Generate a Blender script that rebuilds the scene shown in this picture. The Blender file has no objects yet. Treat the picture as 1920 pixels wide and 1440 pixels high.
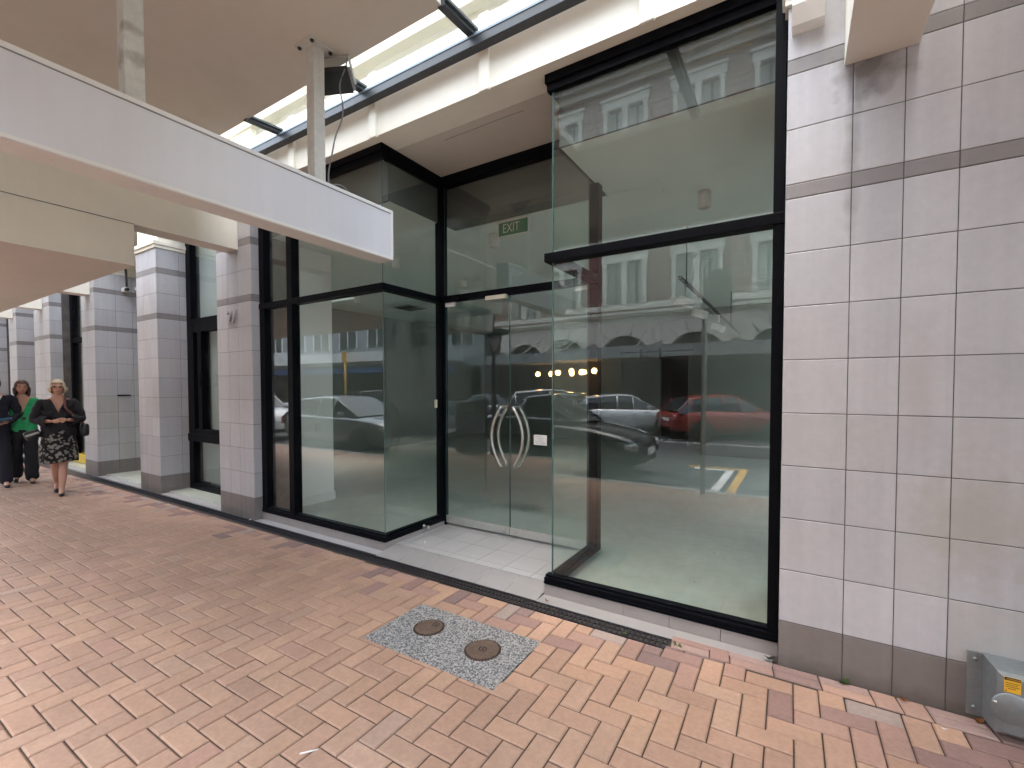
import bpy, bmesh, math, random
from mathutils import Vector, Matrix, Euler
random.seed(7)
sc = bpy.context.scene
COL = sc.collection
R_ = math.radians

# ------------------------------------------------------------------ materials
def new_mat(name):
    m = bpy.data.materials.new(name); m.use_nodes = True
    nt = m.node_tree; nt.nodes.clear()
    return m, nt, nt.nodes, nt.links

def principled(name, col, rough=.5, metal=0., noise=0., nscale=8., bump=0., bscale=200., spec=.5, attr=None, streak=0., gum=False,
               nscale2=None, noise2=0., coat=0., coords='Object', rough_var=0., dirt=None):
    """Principled material; colour = base (or face attribute) varied by fractal noise, optional fine bump."""
    m, nt, N, L = new_mat(name)
    out = N.new('ShaderNodeOutputMaterial'); b = N.new('ShaderNodeBsdfPrincipled')
    L.new(b.outputs[0], out.inputs[0])
    b.inputs['Roughness'].default_value = rough; b.inputs['Metallic'].default_value = metal
    b.inputs['Specular IOR Level'].default_value = spec
    b.inputs['Coat Weight'].default_value = coat
    tc = N.new('ShaderNodeTexCoord')
    src = None
    if attr:
        a = N.new('ShaderNodeAttribute'); a.attribute_name = attr; src = a.outputs['Color']
    else:
        rgb = N.new('ShaderNodeRGB'); rgb.outputs[0].default_value = (*col, 1); src = rgb.outputs[0]
    def vary(src, amt, scale, det=6.):
        n = N.new('ShaderNodeTexNoise'); n.inputs['Scale'].default_value = scale; n.inputs['Detail'].default_value = det
        n.inputs['Roughness'].default_value = .6
        L.new(tc.outputs[coords], n.inputs['Vector'])
        mr = N.new('ShaderNodeMapRange'); mr.inputs[1].default_value = .25; mr.inputs[2].default_value = .75
        mr.inputs[3].default_value = 1 - amt; mr.inputs[4].default_value = 1 + amt
        L.new(n.outputs['Fac'], mr.inputs[0])
        mx = N.new('ShaderNodeVectorMath'); mx.operation = 'SCALE'
        L.new(src, mx.inputs[0]); L.new(mr.outputs[0], mx.inputs['Scale'])
        return mx.outputs[0], n
    nn = None
    if noise: src, nn = vary(src, noise, nscale)
    if noise2: src, _ = vary(src, noise2, nscale2)
    if streak:    # vertical rain and grime streaks
        mp = N.new('ShaderNodeMapping'); mp.inputs['Scale'].default_value = (16, 16, .55); L.new(tc.outputs['Object'], mp.inputs['Vector'])
        n = N.new('ShaderNodeTexNoise'); n.inputs['Scale'].default_value = 1.; n.inputs['Detail'].default_value = 5; L.new(mp.outputs[0], n.inputs['Vector'])
        mr = N.new('ShaderNodeMapRange'); mr.inputs[1].default_value = .3; mr.inputs[2].default_value = .7; mr.inputs[3].default_value = 1-streak; mr.inputs[4].default_value = 1+streak*.6
        L.new(n.outputs['Fac'], mr.inputs[0]); mx = N.new('ShaderNodeVectorMath'); mx.operation = 'SCALE'; L.new(src, mx.inputs[0]); L.new(mr.outputs[0], mx.inputs['Scale']); src = mx.outputs[0]
    if gum:       # trodden gum spots, broad foot-traffic staining
        src, _ = vary(src, .10, .9, 5.)
        v = N.new('ShaderNodeTexVoronoi'); v.inputs['Scale'].default_value = 2.6; v.inputs['Randomness'].default_value = 1.; L.new(tc.outputs['Object'], v.inputs['Vector'])
        n = N.new('ShaderNodeTexNoise'); n.inputs['Scale'].default_value = 40; L.new(tc.outputs['Object'], n.inputs['Vector'])
        ad = N.new('ShaderNodeMath'); ad.operation = 'MULTIPLY_ADD'; ad.inputs[1].default_value = .04; L.new(n.outputs['Fac'], ad.inputs[0]); L.new(v.outputs['Distance'], ad.inputs[2])
        mr = N.new('ShaderNodeMapRange'); mr.inputs[1].default_value = .045; mr.inputs[2].default_value = .058; mr.inputs[3].default_value = .55; mr.inputs[4].default_value = 0; L.new(ad.outputs[0], mr.inputs[0])
        mx = N.new('ShaderNodeMix'); mx.data_type = 'RGBA'; L.new(mr.outputs[0], mx.inputs[0]); L.new(src, mx.inputs[6]); mx.inputs[7].default_value = (.16,.12,.10,1); src = mx.outputs[2]
    if dirt:      # stain spots: (centre xyz, radius xyz, colour, strength)
        for (c, r, dc, st) in dirt:
            mp = N.new('ShaderNodeMapping'); mp.vector_type = 'TEXTURE'
            mp.inputs['Location'].default_value = c; mp.inputs['Scale'].default_value = r
            L.new(tc.outputs['Object'], mp.inputs['Vector'])
            ln = N.new('ShaderNodeVectorMath'); ln.operation = 'LENGTH'; L.new(mp.outputs[0], ln.inputs[0])
            n = N.new('ShaderNodeTexNoise'); n.inputs['Scale'].default_value = 14; n.inputs['Detail'].default_value = 6
            L.new(tc.outputs['Object'], n.inputs['Vector'])
            ad = N.new('ShaderNodeMath'); ad.operation = 'MULTIPLY_ADD'; ad.inputs[1].default_value = 1.1
            L.new(n.outputs['Fac'], ad.inputs[0]); L.new(ln.outputs['Value'], ad.inputs[2])
            mr = N.new('ShaderNodeMapRange'); mr.inputs[1].default_value = .75; mr.inputs[2].default_value = 1.45
            mr.inputs[3].default_value = st; mr.inputs[4].default_value = 0
            L.new(ad.outputs[0], mr.inputs[0])
            mx = N.new('ShaderNodeMix'); mx.data_type = 'RGBA'
            L.new(mr.outputs[0], mx.inputs[0]); L.new(src, mx.inputs[6]); mx.inputs[7].default_value = (*dc, 1)
            src = mx.outputs[2]
    L.new(src, b.inputs['Base Color'])
    if rough_var and nn:
        mr = N.new('ShaderNodeMapRange'); mr.inputs[3].default_value = rough - rough_var; mr.inputs[4].default_value = rough + rough_var
        L.new(nn.outputs['Fac'], mr.inputs[0]); L.new(mr.outputs[0], b.inputs['Roughness'])
    if bump:
        n = N.new('ShaderNodeTexNoise'); n.inputs['Scale'].default_value = bscale; n.inputs['Detail'].default_value = 4
        L.new(tc.outputs[coords], n.inputs['Vector'])
        bp = N.new('ShaderNodeBump'); bp.inputs['Strength'].default_value = bump; bp.inputs['Distance'].default_value = .003
        L.new(n.outputs['Fac'], bp.inputs['Height']); L.new(bp.outputs[0], b.inputs['Normal'])
    return m

def emission(name, col, st):
    m, nt, N, L = new_mat(name)
    out = N.new('ShaderNodeOutputMaterial'); e = N.new('ShaderNodeEmission')
    e.inputs[0].default_value = (*col, 1); e.inputs[1].default_value = st
    L.new(e.outputs[0], out.inputs[0]); return m

def glass_mat(name, tint, f0=.052):
    """Thin sheet glass: Schlick mirror reflection over tinted see-through."""
    m, nt, N, L = new_mat(name)
    out = N.new('ShaderNodeOutputMaterial'); mix = N.new('ShaderNodeMixShader')
    tr = N.new('ShaderNodeBsdfTransparent'); gl = N.new('ShaderNodeBsdfGlossy')
    tr.inputs[0].default_value = (*tint, 1); gl.inputs['Roughness'].default_value = 0.
    gl.inputs[0].default_value = (1, 1, 1, 1)
    g = N.new('ShaderNodeNewGeometry')
    d = N.new('ShaderNodeVectorMath'); d.operation = 'DOT_PRODUCT'
    L.new(g.outputs['Incoming'], d.inputs[0]); L.new(g.outputs['True Normal'], d.inputs[1])
    ab = N.new('ShaderNodeMath'); ab.operation = 'ABSOLUTE'; L.new(d.outputs['Value'], ab.inputs[0])
    om = N.new('ShaderNodeMath'); om.operation = 'SUBTRACT'; om.inputs[0].default_value = 1; L.new(ab.outputs[0], om.inputs[1])
    pw = N.new('ShaderNodeMath'); pw.operation = 'POWER'; pw.inputs[1].default_value = 5; L.new(om.outputs[0], pw.inputs[0])
    ma = N.new('ShaderNodeMath'); ma.operation = 'MULTIPLY_ADD'; ma.inputs[1].default_value = 1 - f0; ma.inputs[2].default_value = f0
    ma.use_clamp = True
    L.new(pw.outputs[0], ma.inputs[0]); L.new(ma.outputs[0], mix.inputs[0])
    tc = N.new('ShaderNodeTexCoord'); nz = N.new('ShaderNodeTexNoise'); nz.inputs['Scale'].default_value = .9
    L.new(tc.outputs['Object'], nz.inputs['Vector'])
    bp = N.new('ShaderNodeBump'); bp.inputs['Strength'].default_value = .006; bp.inputs['Distance'].default_value = .1
    L.new(nz.outputs['Fac'], bp.inputs['Height']); L.new(bp.outputs[0], gl.inputs['Normal'])
    L.new(tr.outputs[0], mix.inputs[1]); L.new(gl.outputs[0], mix.inputs[2])
    df = N.new('ShaderNodeBsdfDiffuse'); df.inputs[0].default_value = (.7, .7, .68, 1)      # dust, smears and specks on the sheet
    n1 = N.new('ShaderNodeTexNoise'); n1.inputs['Scale'].default_value = 2.2; n1.inputs['Detail'].default_value = 8; L.new(tc.outputs['Object'], n1.inputs['Vector'])
    m1 = N.new('ShaderNodeMapRange'); m1.inputs[1].default_value = .45; m1.inputs[2].default_value = .85; m1.inputs[3].default_value = .001; m1.inputs[4].default_value = .018; L.new(n1.outputs['Fac'], m1.inputs[0])
    v1 = N.new('ShaderNodeTexVoronoi'); v1.inputs['Scale'].default_value = 7.; L.new(tc.outputs['Object'], v1.inputs['Vector'])
    m2 = N.new('ShaderNodeMapRange'); m2.inputs[1].default_value = .025; m2.inputs[2].default_value = .035; m2.inputs[3].default_value = .30; m2.inputs[4].default_value = 0.; L.new(v1.outputs['Distance'], m2.inputs[0])
    a1 = N.new('ShaderNodeMath'); a1.operation = 'ADD'; a1.use_clamp = True; L.new(m1.outputs[0], a1.inputs[0]); L.new(m2.outputs[0], a1.inputs[1])
    mx2 = N.new('ShaderNodeMixShader'); L.new(a1.outputs[0], mx2.inputs[0]); L.new(mix.outputs[0], mx2.inputs[1]); L.new(df.outputs[0], mx2.inputs[2]); L.new(mx2.outputs[0], out.inputs[0])
    return m

M = {}
M['tile'] = principled('wall_tile', (.5,.48,.5), .42, attr='col', noise=.07, nscale=1.6, nscale2=26, noise2=.05, streak=.06, bump=.14, bscale=240,
    dirt=[((.30,3.018,3.30),(.22,.3,.20),(.10,.085,.075),.75), ((.235,3.018,2.85),(.05,.3,.6),(.2,.19,.19),.5),
          ((.3,3.018,.0),(1.6,.3,.10),(.10,.085,.07),.6), ((.75,3.018,.95),(.30,.3,.42),(.37,.345,.30),.55), ((.52,3.018,1.6),(.10,.3,.5),(.40,.38,.36),.35), ((1.2,3.018,.75),(.4,.3,.25),(.37,.35,.31),.5), ((-6.2,3.018,.02),(.5,.3,.10),(.10,.09,.08),.5), ((-8.6,3.018,.02),(.6,.5,.10),(.10,.09,.08),.5)])
M['mortar'] = principled('grout', (.115,.105,.10), .9, noise=.35, nscale=7)
M['brick'] = principled('paver', (.5,.3,.2), .78, attr='col', gum=True, noise=.09, nscale=3, nscale2=45, noise2=.13, bump=.35, bscale=300, coords='Object')
M['sand'] = principled('joint_sand', (.055,.042,.034), .95, noise=.5, nscale=9)
M['black'] = principled('black_powder_coat', (.0035,.004,.006), .45, noise=.25, nscale=30, spec=.07)
M['glass'] = glass_mat('shop_glass', (.955,.985,.970))
M['glass_edge'] = principled('glass_edge', (.06,.12,.12), .2, spec=.5)
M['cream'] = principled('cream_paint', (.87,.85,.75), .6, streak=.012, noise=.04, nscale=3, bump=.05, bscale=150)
M['soffit'] = principled('cream_shaded', (.66,.615,.545), .75, noise=.06, nscale=.8, nscale2=6, noise2=.025, bump=.06, bscale=90)  # cream paint browned and darkened for the shade on undersides
M['plinth'] = principled('plinth_tile', (.34,.31,.30), .5, noise=.08, nscale=4, bump=.08)
M['steptile'] = principled('threshold_tile', (.37,.37,.385), .45, noise=.06, nscale=5, nscale2=70, noise2=.04)
M['entryband'] = principled('entry_band_tile', (.30,.29,.29), .45, noise=.06, nscale=5)
M['whitetile'] = principled('entry_tile', (.62,.62,.63), .4, attr='col', noise=.05, nscale=5, nscale2=80, noise2=.03)
M['drain'] = principled('drain_iron', (.014,.015,.020), .5, noise=.3, nscale=25, spec=.2)
M['pit'] = principled('void_black', (.006,.006,.006), .9)
M['steel'] = principled('brushed_steel', (.62,.61,.58), .28, metal=1., noise=.08, nscale=20)
M['rail'] = principled('door_rail_steel', (.60,.60,.58), .42, metal=.8, noise=.05, nscale=30)
M['white'] = principled('white_paint', (.78,.78,.77), .5, noise=.02, nscale=6)
M['greywhite'] = principled('sign_panel', (.69,.70,.745), .35, noise=.05, nscale=.9, streak=.02)
M['postpaint'] = principled('post_paint', (.62,.62,.58), .55, noise=.10, nscale=14, nscale2=60, noise2=.08, bump=.2, bscale=70,
    dirt=[((-3.39,1.13,3.55),(.09,.09,.10),(.16,.10,.07),.7), ((-3.36,1.10,3.72),(.05,.09,.05),(.2,.14,.1),.7)])
M['steelblue'] = principled('gutter_paint', (.030,.036,.045), .45, noise=.2, nscale=12)
M['bargrey'] = principled('glazing_bar_paint', (.085,.105,.115), .45, noise=.15, nscale=12)
M['inwall'] = principled('interior_plaster', (.31,.335,.325), .7, noise=.03, nscale=2)
M['inceil'] = principled('interior_ceiling', (.80,.87,.85), .75, noise=.02, nscale=2)
M['infloor'] = principled('polished_concrete', (.46,.51,.47), .32, noise=.16, nscale=1.1, nscale2=9, noise2=.10, rough_var=.10,
    dirt=[((-3.1,5.2,0),(.5,.25,1),(.12,.12,.10),.6)])
M['dark'] = principled('dark_void', (.012,.012,.014), .6)
M['galv'] = principled('galvanised_steel', (.27,.30,.31), .45, metal=.55, noise=.14, nscale=12, nscale2=60, noise2=.08)
M['yellow'] = principled('yellow_label', (.80,.45,.03), .5, noise=.05, nscale=40)
M['inkblack'] = principled('label_ink', (.015,.012,.010), .6)
M['paper'] = principled('paper', (.80,.80,.82), .7, noise=.02, nscale=40)
M['greenexit'] = principled('exit_green', (.035,.19,.085), .5)
M['exitwhite'] = principled('exit_white', (.72,.76,.72), .5)
M['iron'] = principled('cast_iron', (.075,.048,.036), .65, noise=.35, nscale=30, metal=.3, bump=.2)
M['asphalt'] = principled('asphalt', (.052,.053,.056), .85, noise=.2, nscale=2, nscale2=150, noise2=.3, bump=.5, bscale=220)
M['kerbstone'] = principled('kerb_concrete', (.30,.29,.28), .8, noise=.12, nscale=6)
M['roadwhite'] = principled('road_paint_white', (.72,.72,.72), .7, noise=.2, nscale=8)
M['roadyellow'] = principled('road_paint_yellow', (.65,.36,.04), .7, noise=.2, nscale=8)
M['concrete'] = principled('concrete', (.38,.37,.35), .85, noise=.12, nscale=3)
M['redbrick'] = principled('old_red_brick', (.24,.115,.095), .8, noise=.18, nscale=4, nscale2=30, noise2=.2)
M['trim'] = principled('stone_trim', (.64,.60,.53), .7, noise=.08, nscale=3)
M['greyrender'] = principled('grey_render', (.26,.27,.28), .8, noise=.08, nscale=1)
M['darkglass'] = principled('window_glass', (.035,.045,.045), .06, spec=.6)
M['curtain'] = principled('curtain', (.45,.45,.42), .9, noise=.1, nscale=3)
M['verandah'] = principled('verandah_grey', (.24,.25,.25), .6, noise=.06, nscale=2)
M['darkshop'] = principled('shop_interior', (.035,.030,.027), .7, noise=.3, nscale=1.5)
M['blue'] = principled('blue_fascia', (.05,.13,.40), .5)
M['globe'] = emission('globe_glow', (1., .55, .20), 9.)
M['awning'] = principled('white_fascia', (.72,.73,.72), .5)
M['polegrey'] = principled('pole_grey', (.42,.43,.43), .45, metal=.3, noise=.05, nscale=10)
M['tyre'] = principled('tyre', (.018,.018,.019), .8)
M['rim'] = principled('alloy_rim', (.45,.46,.47), .3, metal=.8)
M['carglass'] = principled('car_glass', (.012,.016,.018), .04, spec=.7)
M['lampglass'] = principled('headlamp', (.72,.74,.76), .1, spec=.8)
M['taillamp'] = principled('tail_lamp', (.35,.012,.012), .15, spec=.6)
M['blackplastic'] = principled('black_plastic', (.02,.02,.021), .5)
M['cable'] = principled('cable_grey', (.22,.22,.22), .6)
M['skin'] = principled('skin', (.52,.29,.21), .55, noise=.05, nscale=30)
M['blondehair'] = principled('blonde_hair', (.56,.48,.34), .55, noise=.22, nscale=60)
M['brownhair'] = principled('brown_hair', (.075,.040,.028), .5, noise=.3, nscale=50)
M['navy'] = principled('navy_cloth', (.010,.012,.022), .85, noise=.25, nscale=25)
M['blackcloth'] = principled('black_cloth', (.009,.009,.012), .85, noise=.25, nscale=25)
M['greencloth'] = principled('green_cloth', (.015,.34,.12), .7, noise=.15, nscale=14)
M['lips'] = principled('lips', (.40,.12,.10), .5)
M['eye'] = principled('eye', (.03,.02,.018), .2)
M['brownleather'] = principled('brown_leather', (.10,.035,.028), .5)
M['blackleather'] = principled('black_leather', (.012,.012,.013), .4)
M['bluefolder'] = principled('blue_folder', (.03,.17,.36), .45)
M['leafbrown'] = principled('dry_leaf', (.30,.11,.03), .8, noise=.3, nscale=60)
M['weed'] = principled('weed_green', (.09,.16,.04), .7, noise=.3, nscale=60)
M['yellowstrip'] = principled('yellow_strip', (.70,.50,.06), .6)
M['lightgreen'] = principled('recess_wall', (.72,.70,.58), .6)

def skirt_material():
    m, nt, N, L = new_mat('patterned_cloth')
    out = N.new('ShaderNodeOutputMaterial'); b = N.new('ShaderNodeBsdfPrincipled'); L.new(b.outputs[0], out.inputs[0])
    b.inputs['Roughness'].default_value = .85
    tc = N.new('ShaderNodeTexCoord'); v = N.new('ShaderNodeTexVoronoi'); v.inputs['Scale'].default_value = 22
    n = N.new('ShaderNodeTexNoise'); n.inputs['Scale'].default_value = 14
    L.new(tc.outputs['Object'], v.inputs['Vector']); L.new(tc.outputs['Object'], n.inputs['Vector'])
    a = N.new('ShaderNodeMath'); a.operation = 'ADD'; L.new(v.outputs['Distance'], a.inputs[0]); L.new(n.outputs['Fac'], a.inputs[1])
    r = N.new('ShaderNodeValToRGB'); r.color_ramp.elements[0].position = .78; r.color_ramp.elements[1].position = 1.0
    r.color_ramp.elements[0].color = (.42,.41,.38,1); r.color_ramp.elements[1].color = (.02,.02,.022,1)
    L.new(a.outputs[0], r.inputs[0]); L.new(r.outputs[0], b.inputs['Base Color']); return m
M['skirt'] = skirt_material()

def aggregate_material():
    m, nt, N, L = new_mat('exposed_aggregate')
    out = N.new('ShaderNodeOutputMaterial'); b = N.new('ShaderNodeBsdfPrincipled'); L.new(b.outputs[0], out.inputs[0])
    b.inputs['Roughness'].default_value = .8
    tc = N.new('ShaderNodeTexCoord'); v = N.new('ShaderNodeTexVoronoi'); v.inputs['Scale'].default_value = 125
    L.new(tc.outputs['Object'], v.inputs['Vector'])
    bw = N.new('ShaderNodeSeparateColor'); L.new(v.outputs['Color'], bw.inputs[0])
    r = N.new('ShaderNodeValToRGB'); r.color_ramp.interpolation = 'CONSTANT'
    e = r.color_ramp.elements; e[0].position = 0; e[0].color = (.085,.09,.10,1); e[1].position = .30; e[1].color = (.17,.175,.18,1)
    x = e.new(.52); x.color = (.28,.28,.28,1); x = e.new(.78); x.color = (.38,.37,.36,1)
    L.new(bw.outputs[0], r.inputs[0]); L.new(r.outputs[0], b.inputs['Base Color'])
    bp = N.new('ShaderNodeBump'); bp.inputs['Strength'].default_value = .6; bp.inputs['Distance'].default_value = .003; bp.invert = True
    L.new(v.outputs['Distance'], bp.inputs['Height']); L.new(bp.outputs[0], b.inputs['Normal']); return m
M['aggregate'] = aggregate_material()

_paint = {}
def carpaint(col, metal=.3):
    k = (col, metal)
    if k not in _paint: _paint[k] = principled('car_paint', col, .28, metal=metal, coat=.8, noise=.03, nscale=3)
    return _paint[k]

# ------------------------------------------------------------------ mesh builder
class MB:
    """collects shapes into one bmesh; build() links them as ONE mesh object"""
    def __init__(s): s.bm = bmesh.new(); s.col = s.bm.faces.layers.float_color.new('col'); s.mats = []
    def mi(s, mat):
        if mat is None: return 0
        if mat not in s.mats: s.mats.append(mat)
        return s.mats.index(mat)
    def poly(s, pts, mat=None, col=None):
        vs = [s.bm.verts.new(p) for p in pts]
        f = s.bm.faces.new(vs); f.material_index = s.mi(mat)
        if col is not None:
            if s.col is None: s.col = s.bm.faces.layers.float_color.new('col')
            f[s.col] = (*col, 1)
        return f
    def box(s, x0, x1, y0, y1, z0, z1, mat=None, col=None, bev=0.):
        x0, x1 = sorted((x0, x1)); y0, y1 = sorted((y0, y1)); z0, z1 = sorted((z0, z1))
        r = bmesh.ops.create_cube(s.bm, size=1, matrix=Matrix.Translation(((x0+x1)/2, (y0+y1)/2, (z0+z1)/2)) @ Matrix.Diagonal((x1-x0, y1-y0, z1-z0, 1)))
        return s._fin(r['verts'], mat, col, bev)
    def obox(s, mat4, sx, sy, sz, mat=None, bev=0., col=None):
        r = bmesh.ops.create_cube(s.bm, size=1, matrix=mat4 @ Matrix.Diagonal((sx, sy, sz, 1)))
        return s._fin(r['verts'], mat, col, bev)
    def _fin(s, verts, mat, col, bev):
        fs = list({f for v in verts for f in v.link_faces}); i = s.mi(mat)
        if bev:
            es = list({e for v in verts for e in v.link_edges})
            r = bmesh.ops.bevel(s.bm, geom=es, offset=bev, segments=2, affect='EDGES', profile=.6)
            fs = list({f for v in r['verts'] for f in v.link_faces} | {f for f in fs if f.is_valid})
        for f in fs:
            f.material_index = i
            if col is not None:
                if s.col is None: s.col = s.bm.faces.layers.float_color.new('col')
                f[s.col] = (*col, 1)
        return fs
    def rings(s, rings, mat=None, caps=True, closed=True, smooth=True):
        i = s.mi(mat); R = [[s.bm.verts.new(p) for p in r] for r in rings]; n = len(rings[0]); out = []
        for a, b in zip(R, R[1:]):
            for k in range(n if closed else n-1):
                f = s.bm.faces.new((a[k], a[(k+1) % n], b[(k+1) % n], b[k])); f.material_index = i; f.smooth = smooth; out.append(f)
        if caps and closed:
            for r, rev in ((R[0], True), (R[-1], False)):
                f = s.bm.faces.new(list(reversed(r)) if rev else r); f.material_index = i
        return out
    def tube(s, pts, rad, mat=None, seg=10, smooth=True):
        pts = [Vector(p) for p in pts]; rads = rad if isinstance(rad, (list, tuple)) else [rad]*len(pts)
        rings = []; up = Vector((0.13, .21, .97))
        for k, p in enumerate(pts):
            t = (pts[min(k+1, len(pts)-1)] - pts[max(k-1, 0)]).normalized()
            u = t.cross(up)
            if u.length < .05: u = t.cross(Vector((1, 0, 0)))
            u.normalize(); v = t.cross(u).normalized()
            rings.append([p + (u*math.cos(2*math.pi*j/seg) + v*math.sin(2*math.pi*j/seg))*rads[k] for j in range(seg)])
        return s.rings(rings, mat, True, True, smooth)
    def lathe(s, prof, center, axis='z', mat=None, seg=24, caps=True):
        c = Vector(center); rings = []
        for r, h in prof:
            ring = []
            for j in range(seg):
                a = 2*math.pi*j/seg; p, q = r*math.cos(a), r*math.sin(a)
                ring.append(c + Vector({'z': (p, q, h), 'y': (p, h, q), 'x': (h, p, q)}[axis]))
            rings.append(ring)
        return s.rings(rings, mat, caps, True, True)
    def prism(s, pts2, axis, a0, a1, mat=None):
        """extrude a 2-D outline (ngon) along an axis"""
        def P(u, v, w): return {'x': (w, u, v), 'y': (u, w, v), 'z': (u, v, w)}[axis]
        A = [s.bm.verts.new(P(u, v, a0)) for u, v in pts2]; B = [s.bm.verts.new(P(u, v, a1)) for u, v in pts2]
        i = s.mi(mat); n = len(A)
        fs = [s.bm.faces.new(A), s.bm.faces.new(list(reversed(B)))]
        for k in range(n): fs.append(s.bm.faces.new((A[k], B[k], B[(k+1) % n], A[(k+1) % n])))
        for f in fs: f.material_index = i
        return fs
    def sphere(s, c, rx, ry, rz, mat=None, seg=16, ring=10):
        r = bmesh.ops.create_uvsphere(s.bm, u_segments=seg, v_segments=ring, radius=1, matrix=Matrix.Translation(c) @ Matrix.Diagonal((rx, ry, rz, 1)))
        i = s.mi(mat)
        for f in {f for v in r['verts'] for f in v.link_faces}: f.material_index = i; f.smooth = True
    def mesh(s, name, recalc=True):
        if recalc: bmesh.ops.recalc_face_normals(s.bm, faces=s.bm.faces)
        me = bpy.data.meshes.new(name); s.bm.to_mesh(me); s.bm.free()
        for m in s.mats: me.materials.append(m)
        return me
    def build(s, name, mat=None, parent=None, recalc=True, **tags):
        if mat is not None and not s.mats: s.mats = [mat]
        return link(name, s.mesh(name, recalc), parent, **tags)

def tag(o, label=None, cat=None, group=None, kind=None):
    for k, v in (('label', label), ('category', cat), ('group', group), ('kind', kind)):
        if v: o[k] = v
    return o
def link(name, data, parent=None, label=None, cat=None, group=None, kind=None):
    o = bpy.data.objects.new(name, data); COL.objects.link(o)
    if parent is not None:
        o.parent = parent
        o.matrix_parent_inverse = parent_world(parent).inverted()
    return tag(o, label, cat, group, kind)
def parent_world(p):
    if p.parent is None: return p.matrix_basis.copy()
    return parent_world(p.parent) @ p.matrix_parent_inverse @ p.matrix_basis
def thing(name, loc, label, cat, group=None, rotz=0.):
    o = bpy.data.objects.new(name, None); COL.objects.link(o); o.location = loc; o.rotation_euler = (0, 0, rotz)
    o.matrix_basis = Matrix.Translation(loc) @ Matrix.Rotation(rotz, 4, 'Z')
    o.empty_display_size = .1
    return tag(o, label, cat, group)
def structure(name, mb, mat=None): return mb.build(name, mat, None, kind='structure')
def copy_tree(o, parent=None):
    c = o.copy(); COL.objects.link(c)
    if parent is not None: c.parent = parent
    for ch in list(o.children): copy_tree(ch, c)
    return c
def text_mesh(txt, size, depth, name='lettering'):
    cu = bpy.data.curves.new(name, 'FONT'); cu.body = txt; cu.size = size; cu.extrude = depth/2
    cu.align_x = 'CENTER'; cu.align_y = 'CENTER'; cu.resolution_u = 3
    t = bpy.data.objects.new(name, cu); COL.objects.link(t)
    dg = bpy.context.evaluated_depsgraph_get(); me = bpy.data.meshes.new_from_object(t.evaluated_get(dg))
    bpy.data.objects.remove(t); bpy.data.curves.remove(cu); return me

# ------------------------------------------------------------------ measured frame of the place (metres)
F = 3.018            # plane of pier faces and fascia
W = 3.108            # front of the window frames
G = 3.158            # glass plane of the bays
RD = 4.023           # door plane
XG, XH = -3.489, -1.686   # inner corners of the two bays
ZS = 4.025           # soffit height
ZC = 3.52            # shop ceiling
def gz(x, y): return .0018*x - .0084*(y - F)

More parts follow.
